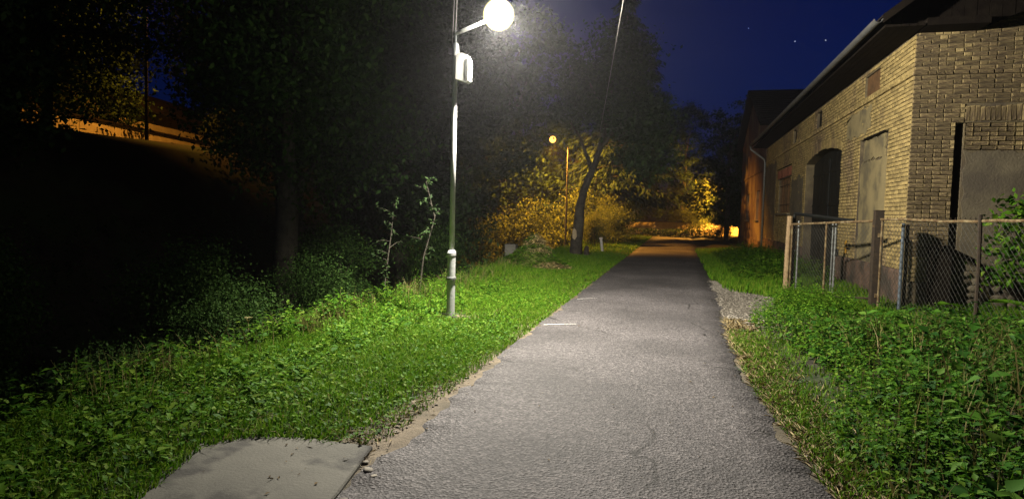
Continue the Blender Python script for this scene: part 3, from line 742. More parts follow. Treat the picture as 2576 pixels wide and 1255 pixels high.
# little bricked-up openings high in the side wall
MB().box(.05,2.03,4.37,.10,3.12,4.84).build('hatch_board', M['brown_wood'], house)
for y0,y1 in ((7.5,8.25),(11.6,12.3)): MB().box(.08,y0,4.37,.10,y1,4.84).build('vent_hole', M['dark_metal'], house)
# barn door
dr = MB()
pts = [(D0+.05,-.1),(D1-.05,-.1)]+[(a, c-.02) for a, c in arc[::-1]][0:15]
dr.prism(pts, 0, .26, .32); dr = dr.build('barn_door', M['dark_metal'], house)
for k in range(9):
    y0 = D0+.08+k*(D1-D0-.16)/9; hh = SPR+(APX-SPR)*(1-(2*((y0-D0+.25)/(D1-D0))-1)**2)-.12
    MB().box(.235,y0+.012,.05,.26,y0+(D1-D0-.16)/9-.012,hh).build('door_plank', M['dark_metal'], dr)
for z in (.6,2.05,3.0): MB().box(.215,D0+.1,z,.235,D1-.1,z+.07).build('door_rail', M['dark_metal'], dr)
MB().box(.20,(D0+D1)/2-.03,.1,.235,(D0+D1)/2+.03,3.4).build('door_stile', M['dark_metal'], dr)
# barred window
w = MB(); w.box(.14,W0,WZ0,.20,W0+.09,WZ1); w.box(.14,W1-.09,WZ0,.20,W1,WZ1); w.box(.14,W0+.09,WZ1-.08,.20,W1-.09,WZ1); w.box(.14,W0+.09,WZ0,.20,W1-.09,WZ0+.08); w.box(.14,(W0+W1)/2-.05,WZ0+.08,.20,(W0+W1)/2+.05,WZ1-.08)
w = w.build('window', M['brown_wood'], house)
MB().box(.19,W0+.05,WZ0+.05,.20-.003,W1-.05,WZ1-.05).build('pane', M['glass'], w)
for k in range(8):
    y = W0+.2+k*(W1-W0-.4)/7; MB().tube([(.06,y,WZ0+.01),(.06,y,WZ1-.01)], .014, 6).build('window_bar', M['brown_wood'], w)
b = MB()
for z in (2.2,2.95): b.box(.05,W0,z,.075,W1,z+.03)
b.build('cross_bar', M['rust_dark'], w)
MB().box(-.10,W0-.15,WZ0-.09,.05,W1+.15,WZ0-.03).build('window_sill', M['stone'], house)
MB().box(-.03,W0-.2,3.64,.0,W1+.4,3.68).build('lintel_drip', M['dark_wood'], house)
# eaves and roof
EX, EZ0, SL = -.70, 5.08, .77
def roof_poly(x0, x1, th): return [(x0,EZ0+(x0-EX)*SL),(x1,EZ0+(x1-EX)*SL),(x1,EZ0+(x1-EX)*SL+th),(x0,EZ0+(x0-EX)*SL+th)]
b = MB(); nr = 18
for side in (0,1):
    for k in range(nr):
        x0 = EX+k*(rid-EX)/nr; x1 = EX+(k+1.12)*(rid-EX)/nr
        P = [(x0,EZ0+(x0-EX)*SL+.05),(x1,EZ0+(x1-EX)*SL+.015),(x1,EZ0+(x1-EX)*SL+.045),(x0,EZ0+(x0-EX)*SL+.09)]
        if side: P = [(2*rid-p[0],p[1]) for p in P][::-1]
        nseg = 60 if not side else 1
        for q in range(nseg):
            y0 = -.62+q*(LEN+.8)/nseg; y1 = -.62+(q+1)*(LEN+.8)/nseg-(.006 if nseg > 1 else 0); dz = random.uniform(-.006,.006) if nseg > 1 else 0
            b.prism([(p[0],p[1]+dz) for p in P], 1, y0, y1)
tag(b.build('roof_tiles', M['tile'], house), kind='stuff')
b = MB()
for side in (0,1):
    P = [(EX+.03,EZ0-.0),(rid,EZ0+(rid-EX)*SL-.0),(rid,EZ0+(rid-EX)*SL+.03),(EX+.03,EZ0+.045)]
    if side: P = [(2*rid-p[0],p[1]) for p in P][::-1]
    b.prism(P, 1, -.58, LEN+.1)
b.build('roof_deck', M['dark_wood'], house)
for k in range(5):
    x0 = EX+.06+k*.125; MB().box(x0,-.5,EZ+.005,x0+.118,LEN,EZ+.025+.02).build('soffit_board', M['dark_wood'], house)
MB().box(.01,-.5,EZ+.005,.95,-.005,5.10).build('eave_box', M['dark_wood'], house)
b = MB()
for side in (0,1):
    P = [(EX,EZ0-.06),(rid,EZ0+(rid-EX)*SL-.06),(rid,EZ0+(rid-EX)*SL+.09),(EX,EZ0+.09)]
    if side: P = [(2*rid-p[0],p[1]) for p in P][::-1]
    b.prism(P, 1, -.625, -.583)
b.build('barge_board', M['dark_wood'], house)
def gable_low(u): return 5.10 if u < .95 else 4.98+(u-.95)*.43
u = -.45
while u < rid-.3:
    r_ = min(u+.19, rid); za, zb = gable_low(u), gable_low(r_)
    if u < .95 < r_: za = zb = 5.10
    ta, tb = EZ0+(u-EX)*SL-.01, EZ0+(r_-EX)*SL-.01
    d_ = random.uniform(0,.012)
    MB().prism([(u,min(za,ta-.02)),(r_-.008,min(zb,tb-.02)),(r_-.008,tb),(u,ta)], 1, -.11-d_, -.05).build('gable_board', M['dark_wood'], house)  # dark boards added in place of the shade under the verge
    u += .19
gp = [(.07*math.cos(a), .07*math.sin(a)) for a in np.linspace(math.pi, 2*math.pi, 9)]
gp = gp+[(x*.88, y*.88) for x, y in gp[::-1]]
MB().prism([(EX-.06+x, EZ0+.03+y) for x, y in gp], 1, -.55, LEN-.05).build('gutter', M['gutter'], house)
MB().tube([(EX-.06,LEN-.25,EZ0-.03),(EX-.05,LEN-.25,EZ0-.18),(-.12,LEN-.15,4.45),(-.075,LEN-.12,4.2),(-.075,LEN-.12,-.15)], .05, 10).build('downpipe', M['galv'], house, smooth=True)

# added dark panel at the corner; dark rod in place of a slanting shadow
b = MB(); mm = Matrix.Translation((0,0,0))
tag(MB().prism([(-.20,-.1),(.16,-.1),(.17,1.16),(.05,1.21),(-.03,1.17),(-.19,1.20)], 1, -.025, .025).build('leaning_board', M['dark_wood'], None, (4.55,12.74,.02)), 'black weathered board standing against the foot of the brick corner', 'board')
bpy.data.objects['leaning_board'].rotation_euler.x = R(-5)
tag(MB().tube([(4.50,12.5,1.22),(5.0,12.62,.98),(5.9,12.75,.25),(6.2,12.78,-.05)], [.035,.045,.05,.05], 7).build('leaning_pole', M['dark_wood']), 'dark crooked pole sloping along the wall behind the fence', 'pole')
# small yellow plate with dark hooks on the side wall
t = thing('wall_plate', (3.975,16.9,1.0), 'small worn yellow plate with dark hooks low on the side wall', 'plate')
MB().prism([(-.07,-.16),(.05,-.14),(.07,.02),(.05,.15),(-.06,.16),(-.08,.0)], 0, -.012, .0).build('plate_body', M['yellow'], t)
b = MB(); b.box(-.03,-.42,.06,.0,-.1,.085); b.box(-.03,-.40,-.04,.0,-.1,-.015); b.build('hook', M['dark_metal'], t)

# ------------------------------------------------------------------ far plaster house
fh = thing('plaster_house', (4.0,12.93+LEN+.15,0), 'tall gabled house with peeling pink plaster past the brick house', 'house')
FL, FE, FR = 11.6, 6.2, 8.75
wn0 = [(1.9,3.2,1.6,3.1),(6.6,7.9,1.6,3.1)]
b = MB(); xs = [0,1.9,3.2,6.6,7.9,FL]
for a, c in ((0,1.9),(3.2,6.6),(7.9,FL)): b.box(0,a,-.3,.4,c,FE)
for a, c in ((1.9,3.2),(6.6,7.9)): b.box(0,a,-.3,.4,c,1.6); b.box(0,a,3.1,.4,c,FE)
b.prism([(0,FE),(FL,FE),(FL/2,FR)], 0, 0, .4)
b.box(.4,0,-.3,10,.4,FE); b.box(.4,FL-.4,-.3,10,FL,FE)
b.build('wall', M['pink_plaster'], fh)
MB().box(-.05,0,.0,-.001,FL,.55).build('plinth', M['plinth'], fh)
MB().box(-.05,.0,4.0,-.001,FL,4.1).build('cornice', M['pink_plaster'], fh)
for a, c, z0, z1 in wn0:
    w = MB(); w.box(.14,a,z0,.2,a+.08,z1); w.box(.14,c-.08,z0,.2,c,z1); w.box(.14,a+.08,z1-.08,.2,c-.08,z1); w.box(.14,a+.08,z0,.2,c-.08,z0+.08); w.box(.14,(a+c)/2-.03,z0+.08,.2,(a+c)/2+.03,z1-.08)
    w = w.build('window', M['brown_wood'], fh)
    MB().box(.19,a+.04,z0+.04,.197,c-.04,z1-.04).build('pane', M['glass'], w)
    MB().box(-.14,a-.1,z0-.1,.1,c+.1,z0-.02).build('window_sill', M['stone'], fh)
b = MB(); sl_ = (FR-FE)/(FL/2)
for side in (0,1):
    for k in range(16):
        y0 = -.45+k*(FL/2+.45)/16; y1 = y0+(FL/2+.45)/16*1.1
        P = [(y0,FE+y0*sl_+.05),(y1,FE+y1*sl_+.02),(y1,FE+y1*sl_+.06),(y0,FE+y0*sl_+.10)]
        if side: P = [(FL-p[0],p[1]) for p in P][::-1]
        b.prism(P, 0, -.4, 10.3)
tag(b.build('roof_tiles', M['tile'], fh), kind='stuff')
b = MB()
for side in (0,1):
    P = [(-.4,FE-.4*sl_),(FL/2,FR),(FL/2,FR+.04),(-.4,FE-.4*sl_+.04)]
    if side: P = [(FL-p[0],p[1]) for p in P][::-1]
    b.prism(P, 0, -.38, 10.2)
b.build('roof_deck', M['dark_wood'], fh)

# ------------------------------------------------------------------ gate and fence
def chain_link(p0, p1, z0, z1, d=.075, r=.0022):
    """diagonal wires both ways, clipped to the panel"""
    p0, p1 = Vector(p0), Vector(p1); Ln = (p1-p0).length; Hh = z1-z0; b = MB()
    def P(u, z, o): q = p0.lerp(p1, u/Ln); return Vector((q.x+o, q.y, z0+z))
    for sg, o in ((1,.002),(-1,-.002)):
        c = -Hh
        while c < Ln+Hh:
            if sg > 0: za, zb = max(0,-c), min(Hh, Ln-c); ua, ub = c+za, c+zb
            else: za, zb = max(0, c-Ln), min(Hh, c); ua, ub = c-za, c-zb
            if zb-za > .02 and -1e-6 <= min(ua,ub) and max(ua,ub) <= Ln+1e-6:
                n = max(1, int((zb-za)/.3)); pts = []
                for k in range(n+1):
                    f = k/n; bul = .02*math.sin(3*(ua+ub)+f*5)
                    q = P(ua+(ub-ua)*f, za+(zb-za)*f, o); pts.append(q)
                b.tube(pts, r, 3, False)
            c += d*1.35
    return b
p1, p2, p3 = Vector((2.41,15.02,0)), Vector((3.40,12.33,0)), Vector((3.88,9.65,0))
p4 = p3+(p3-p2)*1.3
def along(a, c, u): d = (c-a); return a+d.normalized()*u
t = thing('wooden_post', p1-Vector((.03,-.05,0)), 'pale weathered wooden gate post at the left end of the gate', 'post')
MB().tube([(0,0,-.2),(.006,0,.8),(.02,0,1.70)], [.062,.058,.055], 9).build('post_shaft', M['pale_wood'], t)
MB().tube([(.02,-.06,.3),(.03,-.06,1.5)], .012, 6).build('hinge_rod', M['rust'], t)
b = MB(); b.box(-.068,-.068,-.2,.068,.068,1.80); b.box(-.073,-.073,1.802,.073,.073,1.82)
t = thing('steel_post', p2, 'thick square rusty steel post between gate and fence', 'post'); b.build('post_shaft', M['rust_dark'], t)
b = MB(); b.box(-.02,-.085,1.35,.02,-.055,1.42); b.box(-.02,-.085,.3,.02,-.055,.37); b.box(-.085,-.02,1.52,-.055,.02,1.56); b.build('bracket', M['rust'], t)
# front gate
gd = (p2-p1).normalized(); Lg = (p2-p1).length
t = thing('mesh_gate', p1, 'rusty tube gate filled with chain link between wooden and steel posts', 'gate')
def gp_(u, z): q = gd*u; return (q.x, q.y, z)
MB().tube([gp_(.07,1.52),gp_(Lg-.13,1.63)], .024, 8).build('top_rail', M['rust'], t)
MB().tube([gp_(.07,.12),gp_(1.36,.12),gp_(Lg-.13,.26)], .018, 8).build('bottom_rail', M['rust_dark'], t)
for u_, m_ in ((.08,'rust'),(1.34,'rust'),(Lg-.13,'rust_dark')):
    MB().tube([gp_(u_,.10),gp_(u_,1.53+.1*u_/Lg)], .019, 8).build('stile', M[m_], t)
chain_link(gp_(.1,0)[:2]+(0,), gp_(Lg-.15,0)[:2]+(0,), .14, 1.53).build('wire_mesh', M['wire'], t)
# second gate leaf, standing open behind it
q0, q1 = Vector((2.52,15.2,0)), Vector((3.24,13.25,0))
t = thing('open_gate_leaf', q0, 'galvanised gate leaf with a black top bar standing behind the gate', 'gate')
gd2 = (q1-q0).normalized(); L2 = (q1-q0).length
def g2(u, z): q = gd2*u; return (q.x, q.y, z)
b = MB(); a_ = Vector(g2(0,1.76)); c_ = Vector(g2(L2,1.62)); b.tube([a_,c_], .035, 4); b.build('top_bar', M['dark_metal'], t)
MB().tube([g2(0,.0),g2(0,1.75)], .035, 4).build('hinge_stile', M['dark_metal'], t)
for u_ in (.18,1.42,1.52): MB().tube([g2(u_,.05),g2(u_,1.60)], .020, 8).build('stile', M['galv'], t)
b = MB()
for z in (.35,.95,1.35): b.tube([g2(.0,z),g2(.18,z)], .008, 5); b.tube([g2(1.42,z),g2(1.52,z)], .010, 5)
b.build('hinge', M['galv'], t)
MB().box(*(Vector(g2(1.54,.92))-Vector((.01,.03,0))), *(Vector(g2(1.60,1.06))+Vector((.03,.02,0)))).build('lock', M['dark_metal'], t)
chain_link(g2(.2,0)[:2]+(0,), g2(1.4,0)[:2]+(0,), .1, 1.5).build('wire_mesh', M['wire'], t)
# fence from the steel post on past the frame
t = thing('chain_link_fence', p2, 'sagging chain link fence on rusty rail running right from gate', 'fence')
fd = (p3-p2).normalized(); Lf = (p4-p2).length
def f_(u, z): q = fd*u; return (q.x, q.y, z)
b = MB(); pts = [f_(u, 1.655+.012*math.sin(u*2.3)+.006*math.sin(u*9)) for u in np.linspace(.09,Lf,26)]; b.tube(pts, .021, 7); b.build('top_rail', M['rust'], t)
MB().tube([f_(.13,.1),f_(.13,1.64)], .018, 7).build('end_stile', M['rust'], t)
Lp = (p3-p2).length
MB().tube([f_(Lp,-.2),f_(Lp,1.0),(f_(Lp,1.74)[0]-.02,f_(Lp,1.74)[1],1.74)], [.030,.028,.026], 8).build('fence_post', M['rust_dark'], t)
MB().tube([f_(Lf,-.2),f_(Lf,1.74)], .03, 8).build('fence_post', M['rust_dark'], t)
chain_link(f_(.15,0)[:2]+(0,), f_(Lf-.03,0)[:2]+(0,), .12, 1.655).build('wire_mesh', M['wire'], t)
b = MB(); u_ = .15
while u_ < Lf:
    b.tube([f_(u_,1.63),f_(u_+.03,1.70),f_(u_+.06,1.64)], .004, 4, False); u_ += .11
b.build('tie_wire', M['rust_dark'], t)
tag(MB().tube([(3.72,13.0-.9,-.1),(3.72,12.1,1.6)], .028, 9).build('blue_pipe', M['blue_pipe']), 'blue grey steel pipe upright behind the fence near house corner', 'pipe')
tag(MB().tube([(3.80,12.15,-.1),(3.80,12.15,1.58)], .03, 9).build('black_pipe', M['dark_metal']), 'black steel pipe standing right beside the blue grey one', 'pipe')
# gate inside rail between house and gate
# ------------------------------------------------------------------ trees
def crown_mesh(name, blobs, nl, size, m, seed, clump=.34, per=42, hang=0.0):
    r = np.random.default_rng(seed); global rng
    old = rng; rng = r
    bl = np.array(blobs, float); vol = bl[:,3]*bl[:,4]+bl[:,4]*bl[:,5]; pr = vol/vol.sum()
    nc_ = max(8, nl//per); bi = r.choice(len(bl), nc_, p=pr)
    d = rvec(nc_); rad = r.uniform(.35,1.05,nc_)**.5
    C_ = bl[bi,:3]+d*bl[bi,3:6]*rad[:,None]
    k = r.integers(0, nc_, nl)
    P = C_[k]+r.normal(0, clump, (nl,3))*np.array([1,1,.55])
    D = rvec(nl)+np.array([0,0,-.25-hang]); N_ = rvec(nl)*.8+np.array([0,0,1.0])
    vt = rhombs(P, D, N_, size*r.uniform(.6,1.3,nl), .6)
    rng = old
    return tris(name, *vt, m), C_

def trunk_mesh(name, path, rad, limbs, m=None, n=9):
    b = MB(); b.tube(path, rad, n)
    for a, e, r_ in limbs:
        a, e = Vector(a), Vector(e); mid = a.lerp(e,.5)+Vector((0,0,.12*(e-a).length))
        b.tube([a,a.lerp(mid,.6),mid,mid.lerp(e,.6),e], [r_,r_*.85,r_*.65,r_*.4,r_*.12], 6, False)
    return b.mesh(name, m or M['bark'], True)

PROTO = {}
def proto(key, h, base_z, spread, nl, size, m, seed, tr=.2):
    r = random.Random(seed); blobs = []; limbs = []
    for i in range(11):
        f = i/10; z = base_z+(h-base_z-1.2)*f; rr = spread*(1-.65*abs(f-.4)**1.3)*r.uniform(.35,.95); an = i*2.4+r.uniform(-.4,.4)
        s_ = spread*r.uniform(.38,.6); x, y = rr*math.cos(an)*.75, rr*math.sin(an)*.75
        blobs.append((x,y,z+s_*.4,s_,s_,s_*.8)); limbs.append(((0,0,max(1.0,z*.72)),(x*.85,y*.85,z+.3),tr*.42))
    cm, _ = crown_mesh('crown', blobs, nl, size, m, seed)
    tm = trunk_mesh('trunk', [(0,0,-.6),(.05,.02,h*.25),(-.06,.05,h*.5),(.04,-.03,h*.8)], [tr*1.3,tr,tr*.7,tr*.25], limbs)
    PROTO[key] = (cm, tm)
def tree(key, x, y, sc, rz, label, group=None, name='leafy_tree', sz=None):
    t = thing(name, (x,y,float(ground_z(x,y))), label, 'tree', group, rz)
    t.scale = (sc,sc,sz or sc)
    link('trunk', PROTO[key][1], t); link('crown', PROTO[key][0], t); return t
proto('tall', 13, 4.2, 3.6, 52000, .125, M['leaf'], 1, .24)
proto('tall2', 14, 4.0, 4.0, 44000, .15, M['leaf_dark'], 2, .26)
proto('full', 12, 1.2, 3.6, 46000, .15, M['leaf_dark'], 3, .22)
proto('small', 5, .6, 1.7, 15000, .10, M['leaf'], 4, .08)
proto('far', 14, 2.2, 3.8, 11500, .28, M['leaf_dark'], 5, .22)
GW = 'trees of the dark wood beyond the ditch'
for key, x, y, sc, rz, lab in [
    ('tall',-8.5,12.5,1.0,.3,'tall tree with a straight dark trunk standing on the ditch bank'),
    ('full',-13.5,8.0,1.0,1.2,'tree with dark high crown at the left edge of the wood'),
    ('tall2',-11.2,17.0,1.05,2.2,'high crowned tree behind the straight dark trunk'),
    ('full',-15.0,11.4,.95,4.0,'dark tree hiding the left end of the low orange wall'),
    ('full',-8.6,19.0,1.0,.8,'full crowned tree left of the lamp pole with branches to the ground'),
    ('full',-9.6,25.5,1.05,2.7,'dense tree behind the mown grass heap'),
    ('full',-13.5,24.0,1.15,5.0,'large dark tree in the wood to the left of the grass heap'),
    ('far',-14.5,31.0,1.1,1.0,'dark tree mass at the back of the wood'),
    ('far',-11.0,40.0,1.15,3.1,'tall far tree showing sky gaps under the lamp globe'),
    ('far',-16.5,43.0,1.25,4.4,'tallest far tree behind the control box of the lamp'),
    ('far',-7.2,46.0,1.08,5.2,'far tree right of the lamp globe with ragged side'),
    ('far',-13.0,52.0,1.2,.4,'far tree between the lamp globe and the ragged tree'),
    ('full',-21.2,18.0,.95,.4,'tree with orange lit crown behind the low wall on the bank'),
    ('full',-27.0,23.0,1.4,2.4,'black tree rising behind the shed roof'),
    ('full',-27.0,15.0,1.4,3.4,'black tree far behind the left end of the low wall'),
    ('tall2',-18.5,11.0,1.1,.4,'outermost dark tree at the left border of the wood'),
    ('full',-23.0,31.0,1.3,1.4,'dark tree behind the orange lit shed')]:
    tree(key, x, y, sc, rz, lab, GW)
# bushes on the ditch bank
for x, y, sc, rz, lab in [(-16.3,13.4,1.25,.9,'tall bush standing before the left end of the low orange wall'),(-5.7,5.3,.36,.9,'small dark bush at the ditch edge in the lower left'),(-5.9,7.4,.42,2.9,'small bush behind the dry umbel stalks'),(-6.5,10.4,.5,.5,'lit green bush hanging over the ditch left of the lamp pole'),(-7.5,8.2,.55,2.0,'dim green bush on the bank below the straight trunk'),
                          (-8.6,5.6,.55,3.0,'dark bush low in the ditch at far left'),(-7.6,13.4,.6,4.0,'dark bush in the ditch behind the lamp pole'),(-10.2,6.8,.55,1.7,'black bush under the trees at the left border'),(-6.9,17.2,.6,1.1,'dark bush left of the concrete block')]:
    tree('small', x, y, sc, rz, lab, 'bushes along the ditch', 'bush').__setitem__('category','bush')
# saplings behind the lamp pole
def sapling(loc, path, label, seed):
    t = thing('sapling', loc, label, 'sapling', 'saplings at the ditch edge')
    MB().tube(path, [.018,.013,.009,.004], 6).build('stem', M['bark'], t)
    r = np.random.default_rng(seed); P = []; D = []; tw = MB()
    for i in range(13):
        f = .35+.65*i/12; k = f*(len(path)-1); a = int(min(k,len(path)-2)); q = Vector(path[a]).lerp(Vector(path[a+1]), k-a)
        e = q+Vector((r.normal(0,.16), r.normal(0,.16), r.uniform(-.02,.14))); tw.tube([q, q.lerp(e,.5)+Vector((0,0,.02)), e], [.005,.004,.002], 4, False)
        for j in range(11):
            p = q.lerp(e, r.uniform(.25,1.1)); P.append(tuple(p+Vector(r.normal(0,.018,3)))); d = (e-q)*1.5+Vector(r.normal(0,.25,3)); d.z -= .08; D.append(tuple(d))
    tw.build('twigs', M['bark'], t)
    P = np.array(P); D = np.array(D); n_ = len(P)
    me = tris('leaf_sprays', *leaves(P, D, r.normal(0,.4,(n_,3))+[0,0,1.0], r.uniform(.05,.10,n_), .55), M['leaf_dark']); link('leaf_sprays', me, t)
sapling((-4.42,10.5,-.1), [(0,0,0),(.1,0,.9),(.28,.05,1.6),(.12,.0,2.25)], 'slender sapling bending just left of the lamp pole', 1)
sapling((-5.05,10.4,-.75), [(0,0,0),(.05,0,1.2),(.12,.05,1.9),(.2,.0,2.5)], 'lower sapling with leaf tufts against the dark wood', 2)

# leaning tree by the path
t = thing('leaning_tree', (-3.8,24.7,0), 'crooked tree with a pale scar leaning right beside the path', 'tree')
path = [(0,0,-.3),(.02,0,.5),(.1,0,1.35),(.12,0,1.9),(.25,.1,2.6),(.65,.2,3.7),(1.0,.3,5.0),(1.2,.3,6.8)]
link('trunk', trunk_mesh('trunk', path, [.27,.24,.21,.185,.15,.12,.085,.04], [((.5,.2,3.4),(-.5,.4,5.4),.08),((.8,.2,4.2),(2.2,.5,5.6),.08),((1.0,.3,5.0),(.3,-.6,6.8),.06)]), t)
cm, _ = crown_mesh('crown', [(1.2,.3,6.5,1.6,1.6,1.4),(2.3,.5,5.3,1.3,1.4,1.0),(-.2,.4,6.2,1.2,1.2,1.0),(2.6,.3,3.9,1.0,1.2,.9),(1.4,.2,8.0,1.3,1.3,1.1)], 13000, .17, M['leaf_dark'], 33); link('crown', cm, t)
MB().prism([(-.09,.72),(.0,.66),(.07,.78),(.05,1.02),(-.05,1.12),(-.1,.95)], 1, -.255, -.2).build('bark_scar', M['wood_cut'], t)
# stump by its foot
tag(MB().lathe([(.12,-.1),(.1,.2),(.085,.40),(.04,.43)], 9).build('stump', M['bark'], None, (-3.35,24.6,0)), 'short broken stump at the foot of the crooked tree', 'stump')
# leaning stake
t = thing('marker_stake', (-3.0,27.2,0), 'whitish stake leaning left on the grass past the crooked tree', 'stake')
MB().tube([(0,0,-.1),(-.1,0,.62)], .055, 7).build('stake_shaft', M['white_paint'], t); MB().tube([(-.1,0,.62),(-.108,0,.69)], [.085,.08], 7).build('stake_head', M['white_paint'], t)

# conifer
def conifer(loc, h, rad, label, seed, sc=1.0):
    t = thing('conifer', loc, label, 'tree')
    r = np.random.default_rng(seed); b = MB(); b.tube([(0,0,-.3),(.05,0,h*.5),(0,0,h)], [.28,.16,.02], 8); P = []; D = []
    z = 2.8
    while z < h-.15:
        f = (z-2.8)/(h-2.8); nb = 7 if f < .7 else 5
        for k in range(nb):
            an = r.uniform(0,6.28); Lb = (rad*(1-f)**.95*r.uniform(.5,1.15)+.2); sag = .22*Lb
            e = np.array([math.cos(an)*Lb, math.sin(an)*Lb, -sag*r.uniform(.4,1.5)+.12*Lb])
            a0 = np.array([0,0,z]); b.tube([tuple(a0), tuple(a0+e*.5+[0,0,.06*Lb]), tuple(a0+e)], [.03*(1-f)+.012,.018,.006], 4, False)
            m_ = int(34*Lb/rad*2)+14
            s_ = r.uniform(.1,1.05,m_)**.8; q = a0+e*s_[:,None]+np.stack([0*s_,0*s_,.24*Lb*s_*(1-s_)],1)+r.normal(0,.10+.05*Lb,(m_,3))*[1,1,.5]
            d = np.stack([np.cos(an)+r.normal(0,.6,m_), np.sin(an)+r.normal(0,.6,m_), -1.1+r.normal(0,.45,m_)],1)
            P.append(q); D.append(d)
        z += .30
    P = np.concatenate(P); D = np.concatenate(D); n_ = len(P)
    link('trunk', b.mesh('trunk', M['bark'], True), t)
    link('needle_sprays', tris('needle_sprays', *rhombs(P, D, r.normal(size=(n_,3)), r.uniform(.22,.55,n_), .28), M['needle']), t)
conifer((-3.25,38.5,0), 14.9, 3.5, 'tall dark spruce with drooping branches against the blue sky', 3)
GF = 'dark trees at the far end of the path'
for key, x, y, sc, rz, lab, sz in [('far',.6,68,.95,2.6,'dark tree closing the view behind the low yellow bush',.92),('far',-4.5,69,1.0,.9,'tall dark tree behind the far garden wall, left of the glow',1.0),('far',3.6,50,.72,.5,'round topped dark tree beside the plaster house',.70),('far',-4.2,52,.75,2.0,'low dark tree shading the far end of the path',.62),('far',5.0,54.5,.62,1.2,'thin dark tree right of the far orange glow',.55),('far',5.5,57,.85,3.0,'dark tree behind the plaster house gable',.72),('far',-1.5,46,.5,4.1,'dark canopy overhanging the far path',.55)]:
    o = tree(key, x, y, sc, rz, lab, GF, sz=sz)
    if lab.startswith('dark canopy'): o.location.x = -4.0
# bushes round the far orange lamp
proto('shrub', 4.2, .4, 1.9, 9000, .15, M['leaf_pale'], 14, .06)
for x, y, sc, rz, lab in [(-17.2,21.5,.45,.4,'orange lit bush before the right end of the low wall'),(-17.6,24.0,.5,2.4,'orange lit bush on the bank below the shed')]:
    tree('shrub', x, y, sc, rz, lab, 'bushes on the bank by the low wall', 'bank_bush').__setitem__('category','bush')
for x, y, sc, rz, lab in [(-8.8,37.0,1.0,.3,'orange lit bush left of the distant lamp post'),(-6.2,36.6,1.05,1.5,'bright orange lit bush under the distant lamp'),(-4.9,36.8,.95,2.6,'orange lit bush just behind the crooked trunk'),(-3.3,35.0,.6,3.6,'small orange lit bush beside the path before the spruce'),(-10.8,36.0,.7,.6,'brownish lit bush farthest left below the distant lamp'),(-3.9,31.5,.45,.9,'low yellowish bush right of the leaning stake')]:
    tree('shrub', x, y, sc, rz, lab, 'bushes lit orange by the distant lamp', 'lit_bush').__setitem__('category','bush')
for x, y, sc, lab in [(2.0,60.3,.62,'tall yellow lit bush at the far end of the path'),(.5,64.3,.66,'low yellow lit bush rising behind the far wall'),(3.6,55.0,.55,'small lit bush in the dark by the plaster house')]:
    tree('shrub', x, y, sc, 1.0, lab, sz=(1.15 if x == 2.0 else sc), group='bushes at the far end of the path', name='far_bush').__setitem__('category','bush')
# shrub at the right border behind the fence
t = thing('garden_shrub', (5.25,11.3,.05), 'leafy garden shrub by the right border between fence and wall', 'shrub')
cm, _ = crown_mesh('crown', [(0,0,1.45,.55,.5,.6),(-.2,-.1,1.0,.5,.4,.45),(.35,.1,1.9,.4,.4,.35)], 1500, .13, M['weed'], 41, .12, 12); link('crown', cm, t)
MB().tube([(0,0,-.1),(.03,0,.8),(0,0,1.6)], [.04,.03,.01], 6).build('stem', M['bark'], t)
# big burdock leaves in the weeds
for i, (x, y, z, az, L_, lab) in enumerate([(4.15,8.9,.62,2.6,.42,'large pale burdock leaf under the right fence post'),(4.45,8.5,.55,.4,.46,'broad burdock leaf at the right border'),(3.55,9.3,.55,3.6,.34,'smaller burdock leaf left of the fence post'),(2.35,7.2,.55,4.0,.26,'single broad weed leaf in the middle of the nettles')]):
    n_ = 8; V = [(0,0,0)]; F = []
    for k in range(1, n_+1):
        f = k/n_; wv = math.sin(math.pi*f**.8)*.42+.01
        for s_ in (-1,0,1): V.append((f*L_, s_*wv*L_*.8, .10*L_*math.sin(f*2.6)+abs(s_)*.07*L_+random.uniform(-.008,.008)))
    F += [(0,1,2),(0,2,3)]
    for k in range(n_-1):
        a = 1+3*k; F += [(a,a+3,a+4,a+1),(a+1,a+4,a+5,a+2)]
    b = MB().add(V,F); b.tube([(0,0,0),(-.03,0,-.25),(-.02,0,-.7)], .008, 5)
    o = b.build('burdock_leaf', M['weed'], None, (x,y,z), True); o.rotation_euler.z = az
    tag(o, lab, 'leaf', 'large leaves standing out of the weeds')
# dry flower stalks against the dark ditch
def stalk(x, y, h, lean, label):
    z = float(ground_z(x,y)); t = thing('flower_stalk', (x,y,z), label, 'plant', 'dry flower stalks at the ditch edge')
    MB().tube([(0,0,0),(lean*.4,0,h*.5),(lean,0,h)], [.006,.005,.003], 5).build('stem', M['umbel'], t)
    b = MB()
    for k in range(11):
        a = k*2.4; rr = .045*math.sqrt(k/11); b.tube([(lean,0,h),(lean+rr*math.cos(a),rr*math.sin(a),h+.05)], .0025, 3, False)
        b.lathe([(.003,0),(.010,.005),(.004,.012)], 5, (lean+rr*math.cos(a),rr*math.sin(a),h+.048))
    b.build('umbel', M['umbel'], t)
stalk(-4.6,6.14,.36,-.03,'upright dry umbel stalk against the black ditch'); stalk(-4.72,5.28,.22,-.14,'bent dry umbel stalk lower down the ditch edge'); stalk(-4.75,4.7,.2,.06,'short dry stalk nearest the left foreground')
tag(MB().tube([(-5.6,4.5,-.5),(-5.1,5.3,-.1)], .012, 5).build('fallen_stick', M['pale_wood']), 'pale dead stick sloping up in the dark ditch weeds', 'stick')

